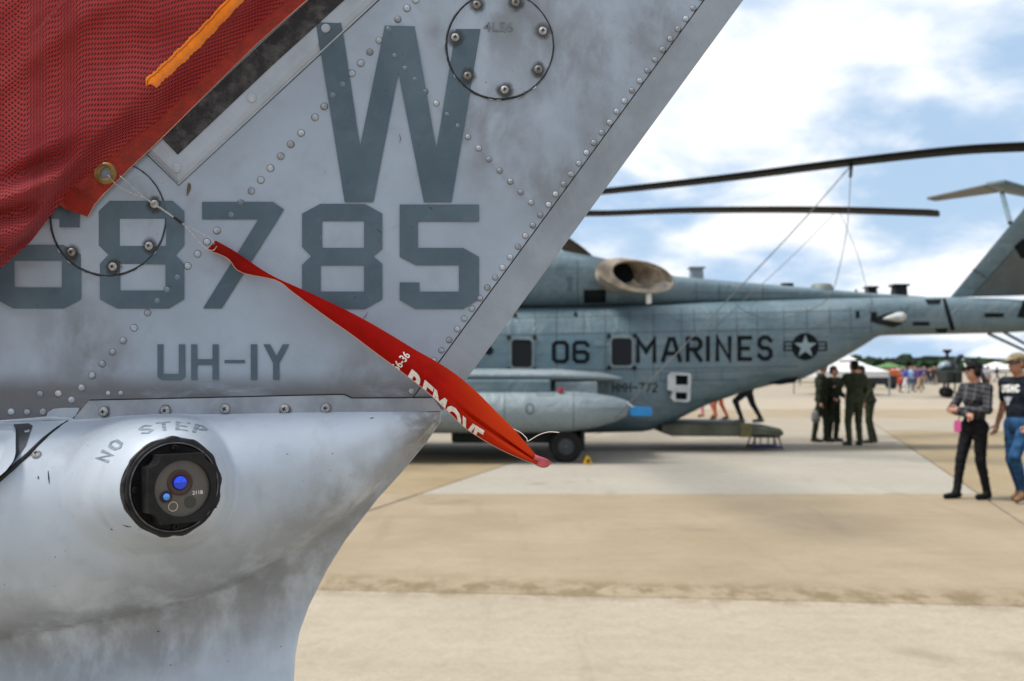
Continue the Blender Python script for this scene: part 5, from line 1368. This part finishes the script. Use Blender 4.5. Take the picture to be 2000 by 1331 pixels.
def person(name, pos, heading, J, label, mats, head='none', height=1.78, loose=1.0, group=None, h=.011, female=False, sleeves=1.0, look=0.0, wrinkle=.0042, headm=3, hands=('', ''), nohair=False):
    """J: joints (local, for a 1.78 m person). mats: shirt, trousers, shoes, skin, extra"""
    k = height/1.78; T0 = frame_at(pos, heading)
    T = lambda p: T0(p[0]*k, p[1]*k, p[2]*k)
    D = dict(pel=(0, 0, .95), hl=(0, .09, .92), hr=(0, -.09, .92), kl=(.03, .10, .50), kr=(.03, -.10, .50), al=(-.02, .11, .09), ar=(-.02, -.11, .09),
             tl=(.15, .13, .035), tr=(.15, -.13, .035), wa=(0, 0, 1.10), chst=(0, 0, 1.30), sl=(0, .185, 1.43), sr=(0, -.185, 1.43), el=(-.03, .25, 1.16), er=(-.03, -.25, 1.16),
             wl=(.06, .25, .92), wr=(.06, -.25, .92), nk=(.01, 0, 1.50), hd=(.035, 0, 1.655)); D.update(J)
    if female: D['sl'] = (D['sl'][0], D['sl'][1]*.88, D['sl'][2]); D['sr'] = (D['sr'][0], D['sr'][1]*.88, D['sr'][2])
    L = loose; P = []
    cap = lambda a, b, ra, rb, mi, kk=.02: P.append(('c', T(a), T(b), ra*k, rb*k, mi, kk))
    elp = lambda c, r_, mi, kk=.03: P.append(('e', T(c), tuple(x*k for x in r_), heading, mi, mi, kk))
    elp(D['chst'], (.118*L, .172*L if not female else .15, .20), 0); elp(D['wa'], (.110*L, .148*L if not female else .128, .17), 0)
    if female: elp((D['chst'][0]+.075, D['chst'][1]+.055, D['chst'][2]-.01), (.065, .06, .065), 0); elp((D['chst'][0]+.075, D['chst'][1]-.055, D['chst'][2]-.01), (.065, .06, .065), 0)
    elp(D['pel'], (.122*L, .165*L, .125), 1)
    if female: elp((D['pel'][0]-.02, D['pel'][1], D['pel'][2]-.04), (.115, .165, .12), 1)
    mid = tuple((a+b)/2 for a, b in zip(D['sl'], D['sr']))
    cap(D['sl'], D['sr'], .068*L, .068*L, 0, .05)
    cap((mid[0], mid[1], mid[2]+.02), D['nk'], .075, .056, 0, .04)
    for s_, e, w_ in (('sl', 'el', 'wl'), ('sr', 'er', 'wr')):
        if sleeves >= 1: cap(D[s_], D[e], .060*L, .050*L, 0); cap(D[e], D[w_], .050*L, .038*L, 0)
        else:
            m_ = tuple(a+(b-a)*.62 for a, b in zip(D[s_], D[e])); cap(D[s_], m_, .064, .062, 0); cap(m_, D[e], .047, .041, 3, .004); cap(D[e], D[w_], .042, .028, 3)
    for a, b, c, t in (('hl', 'kl', 'al', 'tl'), ('hr', 'kr', 'ar', 'tr')):
        cap(D[a], D[b], .088*L, .060*L, 1); cap(D[b], D[c], .060*L, .043*L**1.5, 1)
        an_ = D[c]; cap((an_[0]-.035, an_[1], an_[2]-.045), D[t], .040, .036, 2, .02); cap(an_, (an_[0]+.03, an_[1], an_[2]-.03), .044, .046, 2, .02)
    cap(D['nk'], (D['hd'][0]-.01, D['hd'][1], D['hd'][2]-.03), .054, .052, 3, .02)
    q = head_prims(T0, tuple(x*k for x in D['hd']), look, k)
    hc = D['hd']
    P.append(('e', q(-.008, 0, .025), (.095*k, .075*k, .095*k), heading+look, 3, 3, .02)); P.append(('e', q(.022, 0, -.045), (.066*k, .056*k, .075*k), heading+look, 3, 3, .03))
    P.append(('c', q(.086, 0, .01), q(.108, 0, -.028), .010*k, .014*k, 3, .012)); P.append(('c', q(.075, -.02, -.066), q(.075, .02, -.066), .009*k, .009*k, 3, .01))
    for sd2 in (-1, 1):
        P.append(('e', q(-.005, .076*sd2, -.002), (.02*k, .012*k, .03*k), heading+look, 3, 3, .008)); P.append(('e', q(.082, .03*sd2, .012), (.010*k, .012*k, .008*k), heading+look, 4, 4, .003))
    for key, sgn, mode in (('wl', 1, hands[0]), ('wr', -1, hands[1])):
        if mode == 'none': continue
        e_ = Vector(T(D['e'+key[1]])); w_ = Vector(T(D[key])); d_ = (w_-e_).normalized()
        fw = Vector((math.cos(heading), math.sin(heading), 0)); o_ = fw if abs(d_.dot(fw)) < .8 else Vector((0, 0, -1))
        o_ = (o_-d_*o_.dot(d_)).normalized()
        P += hand(None, tuple(w_), tuple(d_), tuple(o_), k, .75 if mode == 'grip' else .45)
    root = thing(name, (pos[0], pos[1], pos[2]), label, 'person', group)
    body = obj('body', sdf_mesh('body', P, list(mats)+[M_eye]*(5-len(mats)), h*k, .02, wrinkle), root)
    root['_q'] = 0; del root['_q']
    return root, q, heading+look, k, body, T
def hair_short(root, q, ang, k, mt=M_hair):
    P = [('e', q(-.018, 0, .040), (.098*k, .083*k, .092*k), ang, 0, 0, .02), ('e', q(-.045, 0, -.01), (.068*k, .076*k, .075*k), ang, 0, 0, .02)]
    obj('hair', sdf_mesh('hair', P, [mt], .012, .02), root)
def cap_hat(root, q, ang, k, mt, name='cap'):
    P = [('e', q(-.008, 0, .062), (.108*k, .092*k, .078*k), ang, 0, 0, .01), ('c', q(.085, -.04, .055), q(.085, .04, .055), .016*k, .016*k, 0, .03), ('c', q(.13, -.03, .045), q(.13, .03, .045), .012*k, .012*k, 0, .04), ('c', q(.165, -.012, .036), q(.165, .012, .036), .009*k, .009*k, 0, .05)]
    return obj(name, sdf_mesh(name, P, [mt], .009, .02), root)

# the couple walking in from the right
YWm = 12.5; pw = at(1903, 0, YWm)
wom, q, ang, k, body, T = person('person', (pw.x, YWm, 0), R(210), dict(
    pel=(0, 0, .93), hl=(0, .085, .91), hr=(0, -.085, .91), kl=(.02, .10, .50), al=(-.10, .11, .09), tl=(.06, .09, .04), kr=(.10, -.12, .50), ar=(.14, -.15, .09), tr=(.30, -.19, .035),
    wa=(-.01, 0, 1.08), chst=(-.02, 0, 1.28), sl=(-.03, .18, 1.40), sr=(-.03, -.18, 1.40), el=(.09, .25, 1.14), er=(.10, -.25, 1.13), wl=(.20, -.06, 1.13), wr=(.215, .05, 1.075), nk=(-.02, 0, 1.47), hd=(.02, 0, 1.62)),
    'woman in black cap, plaid shirt and black leggings walking with arms folded', [M_plaid, M_blk, M_blk, M_skin], height=1.76, female=True, look=R(-24), h=.010, loose=1.06)
cap_hat(wom, q, ang, k, M_blk)
P = [('e', q(-.03, 0, .0), (.085*k, .088*k, .09*k), ang, 0, 0, .02), ('c', q(-.10, 0, .0), q(-.15, 0, -.10), .028*k, .03*k, 0, .02), ('c', q(-.15, 0, -.10), q(-.14, 0, -.24), .03*k, .012*k, 0, .02)]
obj('hair', sdf_mesh('hair', P, [material('brown_hair', fn=grainy((.10, .05, .025), .35, 60, .6))], .011, .02), wom)
for sd2 in (-1, 1):
    obj('earmuff', sdf_mesh('earmuff', [('e', q(-.005, .088*sd2, -.002), (.045*k, .03*k, .058*k), ang, 0, 0, .01)], [M_blk], .009, .01), wom)
tube('headband', [q(-.005, .1*math.cos(a), .01+.145*math.sin(a)) for a in np.linspace(0, math.pi, 13)], .011, M_blk, wom, 8)
cm_ = q(.125, .02, .075); tube('cap_badge', [Vector(cm_)+Vector((-.01, -.05, -.015)), Vector(cm_)+Vector((-.03, -.04, .03))], .012, M_white, wom, 6)
ph = thing('pink_pouch', at(1868, 832, YWm-.15), 'bright pink pouch hanging below the folded arms of the woman in plaid', 'pouch')
pv = rrect(1863, 821, 1877, 845, 5)
prism([at(x, y, YWm-.2) for x, y in pv], [at(x, y, YWm-.12) for x, y in pv], 'pouch_body', material('pink_plastic', fn=grainy((.75, .12, .35), .12, 30, .5)), ph, bw=.008)
tube('pouch_strap', [at(1872, 822, YWm-.16), at(1876, 806, YWm-.16), at(1880, 800, YWm-.14)], .006, M_blk, ph, 6)
YM = 12.15; pm = at(1991, 0, YM)
man, q, ang, k, body, T = person('person', (pm.x, YM, 0), R(212), dict(
    pel=(0, 0, .95), kl=(.20, .06, .56), al=(-.03, .05, .14), tl=(.14, .05, .05), kr=(-.04, -.12, .50), ar=(-.26, -.14, .12), tr=(-.13, -.15, .035),
    el=(.02, .25, 1.16), wl=(.16, .22, .95), er=(-.1, -.26, 1.16), wr=(-.02, -.29, .93), hd=(.05, 0, 1.655)),
    'man in camouflage cap and dark USMC shirt walking in blue jeans', [M_navyt, M_jean, M_brown, M_skin2], height=1.82, sleeves=.5, look=-.35, h=.010, loose=1.08, hands=('grip', ''))
cap_hat(man, q, ang, k, M_camo)
hb = [('e', q(-.03, 0, .0), (.082*k, .082*k, .07*k), ang, 0, 0, .02)]; obj('hair', sdf_mesh('hair', hb, [material('cap_back_brown', fn=grainy((.08, .055, .03), .3, 60, .7))], .011, .02), man)
gl = [q(.02, -.082, .018), q(.075, -.062, .018), q(.098, -.03, .016), q(.104, 0, .018), q(.098, .03, .016), q(.075, .062, .018), q(.02, .082, .018)]
tube('sunglasses', [Vector(p) for p in gl], [.006, .010, .019, .012, .019, .010, .006], material('sunglass_black', (.008, .008, .008), .15), man, 8)
BM = dep(body.data); onM = on(BM, YM)
decal('shirt_lettering', lettering('USMC', 1957, 752, 7.6, 15, 1.4, 2.6, 2.2), lambda x, y, z: onM(x, y, z, .006), M_white, man, 1, .0004)
decal('shirt_emblem', [ngon(1969.5, 780, 6, 14, 5), [(1966, 785), (1973, 785), (1971, 792), (1968, 792)], [(1961, 775), (1965, 777), (1964, 780)], [(1978, 775), (1974, 777), (1975, 780)]], lambda x, y, z: onM(x, y, z, .007), material('emblem_pale', fn=grainy((.45, .48, .52), .3, 60, .7)), man, 1, .0004)
hw = T((.20, .23, .84)); cu = thing('drink_cup', (hw[0], hw[1], hw[2]), 'purple drink can held low in the hand of the man in jeans', 'can')
v, f = lathe_v([(.030, 0), (.034, .006), (.035, .10), (.032, .112), (.028, .115), (.027, .110), (.001, .110)], 20)
me = fix(mesh('can_body', [(hw[0]+x, hw[1]+z, hw[2]-.03-y) for x, y, z in v], f, material('can_purple', fn=grainy((.20, .06, .17), .3, 30, .4)), smooth=True, sharp=40)); obj('can_body', me, cu)

# airmen talking behind the ramp
AIR = 'airmen in green flight suits standing in a huddle'
def airman(px, Y, heading, J, label, suit, height, look=0.0, loose=1.22, hands=('', '')):
    p_ = at(px, 0, Y)
    r_, q, ang, k, b_, T = person('person', (p_.x, Y, 0), heading, J, label, [suit, suit, M_boot, M_skin], height=height, loose=loose, look=look, group=AIR, h=.013, wrinkle=.006, hands=hands)
    hair_short(r_, q, ang, k); 
    return r_, q, ang, k, T
airman(1669, 21.2, R(100), dict(kl=(.03, .13, .50), kr=(.02, -.10, .50), al=(-.03, .13, .09), tl=(.12, .18, .035), el=(.10, .30, 1.20), wl=(.30, .24, 1.22), er=(.06, -.28, 1.20), wr=(.24, -.16, 1.14)),
       'tall airman in green flight suit with his back to the camera, centre of the huddle', M_suit, 1.81, .25)
r_, q, ang, k, T = airman(1604, 22.2, R(-15), dict(kl=(.10, .10, .5), al=(.10, .10, .09), tl=(.27, .12, .035), kr=(-.10, -.10, .5), ar=(-.16, -.1, .09), tr=(.0, -.12, .035), wr=(-.02, -.26, .90), hd=(.04, 0, 1.65)),
       'leftmost airman in dark flight suit holding a grey bag at his side', M_suit2, 1.80, .0, 1.16, ('', 'grip'))
bp = at(1592, 805, 22.0); bgp = thing('helmet_bag', bp, 'small grey bag held low by the leftmost airman', 'bag')
obj('bag_body', sdf_mesh('bag_body', [('e', (bp.x, bp.y, bp.z-.10), (.085, .07, .13), 0, 0, 0, .02), ('e', (bp.x+.02, bp.y, bp.z-.16), (.09, .075, .09), 0, 0, 0, .03)], [material('grey_bag', fn=grainy((.17, .17, .165), .25, 25, .8))], .015, .03, .006), bgp)
tube('strap', [Vector((bp.x-.05, bp.y, bp.z-.0)), Vector((bp.x, bp.y, bp.z+.10)), Vector((bp.x+.05, bp.y, bp.z))], .009, M_blk, bgp, 6)
airman(1627, 22.4, R(-60), dict(kl=(.03, .11, .5), kr=(.03, -.11, .5), wl=(.18, .18, 1.05), wr=(.16, -.18, 1.03)), 'shorter airman in dark flight suit facing the huddle, half hidden behind its left', M_suit2, 1.70, .3)
airman(1698, 21.9, R(170), dict(wa=(.04, 0, 1.09), chst=(.10, 0, 1.27), sl=(.11, .19, 1.39), sr=(.11, -.19, 1.39), el=(.02, .27, 1.14), er=(.04, -.26, 1.14), wl=(.12, .27, .93), wr=(.2, -.2, .95), nk=(.15, 0, 1.46), hd=(.20, 0, 1.60), kr=(-.02, -.13, .5), ar=(-.14, -.16, .09), tr=(.03, -.18, .035)),
       'airman in green flight suit leaning in at the right of the huddle', M_suit, 1.76, .2, 1.2)
# person stepping off the ramp, upper body inside the fuselage
pr_ = at(1470, 0, YC+.1); zr = at(0, 826, YC).z
st_, q, ang, k, body, T = person('person', (pr_.x-.05, YC+.1, zr-.01), R(185), dict(
    pel=(.05, 0, .74), hl=(.08, .09, .70), hr=(.02, -.09, .70), kl=(.36, .11, .47), al=(.22, .11, .09), tl=(.37, .11, .04), kr=(-.09, -.11, .40), ar=(-.27, -.12, .09), tr=(-.12, -.13, .035), wa=(.08, 0, .90), chst=(.14, 0, 1.08), sl=(.15, .18, 1.20), sr=(.15, -.18, 1.20),
    el=(.15, .26, .96), er=(.12, -.26, .96), wl=(.3, .2, .95), wr=(.28, -.2, .95), nk=(.2, 0, 1.28), hd=(.26, 0, 1.42)), 'person in dark trousers stepping along the cargo ramp, upper body hidden', [M_blk, material('dark_navy_trousers', fn=grainy((.010, .013, .022), .3, 10, .8)), material('grey_shoes', fn=grainy((.12, .12, .12), .2, 20, .7)), M_skin], height=1.74, h=.012)
hair_short(st_, q, ang, k)

# far crowd: three walking figures copied in many colours
def far_body(name, ph, dress=False):
    P = []; T = lambda x, y, z: (x, y, z)
    c = lambda a, b, ra, rb, mi: P.append(('c', a, b, ra, rb, mi))
    s_ = .16*ph
    c((0, 0, 1.0), (0, 0, 1.38), .15, .17, 0); c((0, -.17, 1.4), (0, .17, 1.4), .07, .07, 0)
    c((0, .2, 1.38), (-s_, .26, 1.12), .055, .05, 0); c((-s_, .26, 1.12), (s_*.5, .25, .88), .045, .04, 3); c((0, -.2, 1.38), (s_, -.26, 1.12), .055, .05, 0); c((s_, -.26, 1.12), (s_*1.8, -.25, .9), .045, .04, 3)
    c((0, .09, .95), (s_, .1, .5), .10, .07, 1); c((s_, .1, .5), (s_*.8, .1, .08), .065, .05, 1); c((s_*.8, .1, .07), (s_*.8+.15, .11, .04), .05, .04, 2)
    c((0, -.09, .95), (-s_*.4, -.1, .5), .10, .07, 1); c((-s_*.4, -.1, .5), (-s_*1.6, -.1, .1), .065, .05, 1); c((-s_*1.6, -.1, .07), (-s_*1.6+.14, -.11, .04), .05, .04, 2)
    c((0, 0, 1.45), (.01, 0, 1.56), .055, .055, 3); P.append(('e', (.02, 0, 1.65), (.10, .08, .12), 0, 3, 3)); P.append(('e', (-.01, 0, 1.69), (.105, .088, .10), 0, 4, 4))
    return sdf_mesh(name, P, [M_blk]*5, .035, .03)
FB = [far_body('person', 1.0), far_body('person', .3), far_body('person', 1.6)]
CM = {n_: material('crowd_'+n_, fn=grainy(c_, .15, 6, .8)) for n_, c_ in dict(red=(.38, .025, .03), white=(.68, .67, .65), blue=(.03, .06, .30), navy=(.02, .025, .06), purple=(.09, .035, .20), orange=(.42, .085, .02), pink=(.55, .20, .24), grey=(.25, .25, .26), black=(.015, .015, .016), khaki=(.38, .29, .17), green=(.07, .16, .05), maroon=(.16, .02, .035), denim=(.05, .09, .18), sky=(.25, .42, .62)).items()}
def far_person(px, Y, top, bot, hair, label, group=None, hd=None, pose=0, sc=1.0):
    p_ = at(px, 0, Y); o = obj('person', FB[pose], None, Matrix.Translation((p_.x, Y, .02)) @ Matrix.Rotation(rng.uniform(0, 6.28) if hd is None else hd, 4, 'Z') @ Matrix.Scale(sc, 4))
    for i, m_ in enumerate((top, bot, 'black', None, hair)):
        o.material_slots[i].link = 'OBJECT'; o.material_slots[i].material = CM[m_] if m_ else M_skin
    return tag(o, label, 'person', group)
far_person(1769, 66, 'blue', 'white', 'black', 'far visitor in blue top and white trousers out on the open apron', hd=2.9, sc=.98)
far_person(1779, 70, 'sky', 'denim', 'maroon', 'far visitor in pale blue top beside the one in white trousers', pose=1)
far_person(1794, 68, 'purple', 'khaki', 'black', 'far visitor in purple top and khaki trousers out on the open apron', hd=.3, pose=2)
far_person(1786, 74, 'navy', 'navy', 'black', 'far visitor in navy clothes between the purple and blue tops', pose=1)
far_person(1798, 76, 'purple', 'black', 'black', 'far visitor in purple top and black trousers behind the khaki trousers')
far_person(1758, 68, 'red', 'maroon', 'black', 'far child in red and maroon by the white trousers', sc=.62)
far_person(1405, 31.5, 'purple', 'orange', 'red', 'visitor in orange shorts seen under the helicopter belly', hd=3.0)
far_person(1382, 33, 'pink', 'pink', 'black', 'visitor in pink seen under the helicopter belly left of the orange shorts', hd=2.6)
far_person(1919, 63, 'sky', 'white', 'blue', 'far visitor in pale blue shirt between the walking woman and man', hd=3.0)
far_person(1929, 60, 'grey', 'black', 'black', 'far visitor in grey shirt and black trousers between the woman and man', hd=3.3, pose=1)
CT = ['maroon', 'navy', 'white', 'black', 'red', 'grey', 'purple', 'black', 'pink', 'maroon', 'blue', 'grey', 'green']; CB = ['black', 'denim', 'grey', 'navy', 'khaki', 'black']; CG = 'distant crowd lining the far apron'
for i in range(150):
    px_ = 1690+rng.uniform(0, 145) if i < 85 else (1380+rng.uniform(0, 310) if i < 115 else 1895+rng.uniform(0, 260))
    Yd = rng.uniform(98, 125)
    far_person(px_, Yd, CT[(i*7+i//11) % len(CT)], CB[(i*5+i//7) % len(CB)], 'black', 'small visitor standing in the distant crowd along the far apron', CG, None, int(rng.integers(3)), rng.uniform(.9, 1.05))

# tents and far equipment
M_tent = material('tent_white', fn=grainy((.58, .58, .575), .06, 2, .7)); M_tgreen = material('tent_green', fn=grainy((.07, .17, .045), .1, 2, .7)); M_tyel = material('awning_yellow', fn=grainy((.60, .34, .02), .12, 2, .7))
def tent(px, Y, wd, dp, eave, peak, mt, label, side=False):
    c = at(px, 0, Y); t = thing('tent', (c.x, Y, 0), label, 'tent')
    e = [(c.x-wd/2, Y-dp/2, eave), (c.x+wd/2, Y-dp/2, eave), (c.x+wd/2, Y+dp/2, eave), (c.x-wd/2, Y+dp/2, eave)]
    pk = [(c.x-.12, Y-.12, peak), (c.x+.12, Y-.12, peak), (c.x+.12, Y+.12, peak), (c.x-.12, Y+.12, peak)]
    mid_ = [tuple(a*.52+b*.48-(.12*(peak-eave) if i == 2 else 0) for i, (a, b) in enumerate(zip(p, q_))) for p, q_ in zip(e, pk)]
    low = [(x, y, eave-.35) for x, y, z in e]
    vv, ff = loft([low, e, mid_, pk]); obj('canopy', fix(mesh('canopy', vv, ff, mt)), t)
    for x, y, z in e: tube('pole', [Vector((x*.999+c.x*.001, y, 0)), Vector((x, y, eave))], .05, M_hv2, t, 6)
tent(1640, 62, 4.3, 5, 1.45+.0, 2.65, M_tent, 'white peaked tent just beyond the huddled airmen')
tent(1737, 118, 3.6, 3.6, 1.75, 2.3, M_tgreen, 'green tent canopy above the distant crowd')
tent(1632, 90, 5, 5, 1.5, 2.3, M_tyel, 'yellow awning just behind the airmen')
tent(1945, 130, 5, 5, 1.6, 2.5, M_tent, 'far white tent between the walking couple'); tent(1985, 150, 6, 6, 1.7, 2.6, M_tent, 'far white tent behind the man in the camouflage cap'); tent(2130, 140, 9, 8, 2.2, 4.2, M_tent, 'far white tent near the right end of the apron')
tent(1560, 120, 9, 8, 2.2, 4.2, M_tent, 'far white tent behind the boom of the transport helicopter')
def cart(px, Y, mt, wd, hh, label):
    c = at(px, 0, Y); t = thing('ground_cart', (c.x, Y, 0), label, 'cart')
    box('cart_body', c.x-wd/2, c.x+wd/2, Y-.6, Y+.6, .35, hh, mt, t, .06); box('cart_hood', c.x-wd*.3, c.x+wd*.25, Y-.5, Y+.5, hh, hh+.25, mt, t, .08)
    for sx2 in (-.35, .35):
        v, f = lathe_v([(.28, -.1), (.3, -.06), (.3, .06), (.28, .1), (.12, .12), (.001, .12)], 16); obj('wheel', fix(mesh('wheel', [(x+c.x+sx2*wd, y+Y-.62, z+.3) for x, y, z in v], f, M_tyre, smooth=True)), t)
cart(1743, 84, CM['orange'], 1.6, 1.25, 'orange ground cart at the edge of the far apron'); cart(1718, 80, CM['black'], 2.4, 1.05, 'black low ground cart beside the orange one')
# far attack helicopter with a mast-top radar dome
YA = 56; kA = YA/FP
M_ah = material('attack_green_grey', spec=.15, fn=grainy((.020, .024, .022), .25, 1.5, .6)); M_ahg = material('canopy_glass_far', (.20, .25, .29), .15)
ah = thing('attack_helicopter', at(1850, 770, YA), 'dark attack helicopter with mast-top radar dome parked far away', 'helicopter')
def aX(x): return (x-1000)*kA
def az(y): return max(CH-(y-HY)*kA, .0)
def asec(x, y0, y1, hw_, Yc_): return [(aX(x), Yc_+hw_*math.cos(a), az((y0+y1)/2)+(az(y0)-az(y1))/2*math.sin(a)) for a in np.linspace(0, 2*math.pi, 21)[:-1]]
obj('fuselage', fix(mesh('fuselage', *loft([asec(1816, 722, 732, .15, YA-1), asec(1822, 714, 740, .45, YA-.8), asec(1835, 708, 744, .6, YA-.4), asec(1852, 700, 744, .75, YA), asec(1868, 703, 740, .65, YA+.6), asec(1884, 710, 731, .4, YA+1.4), asec(1930, 712, 722, .22, YA+4), asec(1960, 711, 718, .18, YA+6)]), M_ah, smooth=True)), ah)
obj('canopy', fix(mesh('canopy', *loft([asec(1818, 713, 724, .2, YA-1.05), asec(1826, 707, 722, .42, YA-.95), asec(1840, 704, 722, .5, YA-.62)]), M_ahg, smooth=True)), ah)
tube('rotor_mast', [Vector((aX(1850), YA, az(702))), Vector((aX(1850), YA, az(690)))], .09, M_ah, ah, 8)
pts_ = [Vector((aX(1850), YA, az(y))) for y in (690, 687, 684, 683)]; tube('radar_dome', pts_, [.12, .24, .25, .2], M_ah, ah, 14)
for a in (10, 100, 190, 280): tube('rotor_blade', [Vector((aX(1850), YA, az(698))), Vector((aX(1850)+6.5*math.cos(R(a)), YA+6.5*math.sin(R(a)), az(698)-.25))], [.07, .05], M_ah, ah, 6)
box('stub_wing', aX(1815), aX(1885), YA-1.9, YA+1.9, az(727), az(724), M_ah, ah, .02)
for x in (1817, 1833): box('weapon_pod', aX(x-7), aX(x+7), YA-2.6, YA-1.3, az(748), az(724), M_ah, ah, .08)
for x, yy in ((1838, YA-.9), (1858, YA+.9)):
    tube('gear_leg', [Vector((aX(x), yy, az(738))), Vector((aX(x), yy, .25))], .07, M_ah, ah, 8); v, f = lathe_v([(.28, -.1), (.3, 0), (.28, .1), (.1, .1), (.001, .1)], 16); obj('wheel', fix(mesh('wheel', [(p[0]+aX(x), p[1]+yy, p[2]+.3) for p in v], f, M_tyre, smooth=True)), ah)
tube('gear_leg', [Vector((aX(1950), YA+5.5, az(716))), Vector((aX(1950), YA+5.5, .1))], .05, M_ah, ah, 8)
prism([Vector((aX(x), YA+5.6, az(y))) for x, y in ((1945, 716), (1960, 716), (1972, 690), (1962, 690))], [Vector((aX(x), YA+5.8, az(y))) for x, y in ((1945, 716), (1960, 716), (1972, 690), (1962, 690))], 'tail_fin', M_ah, ah)
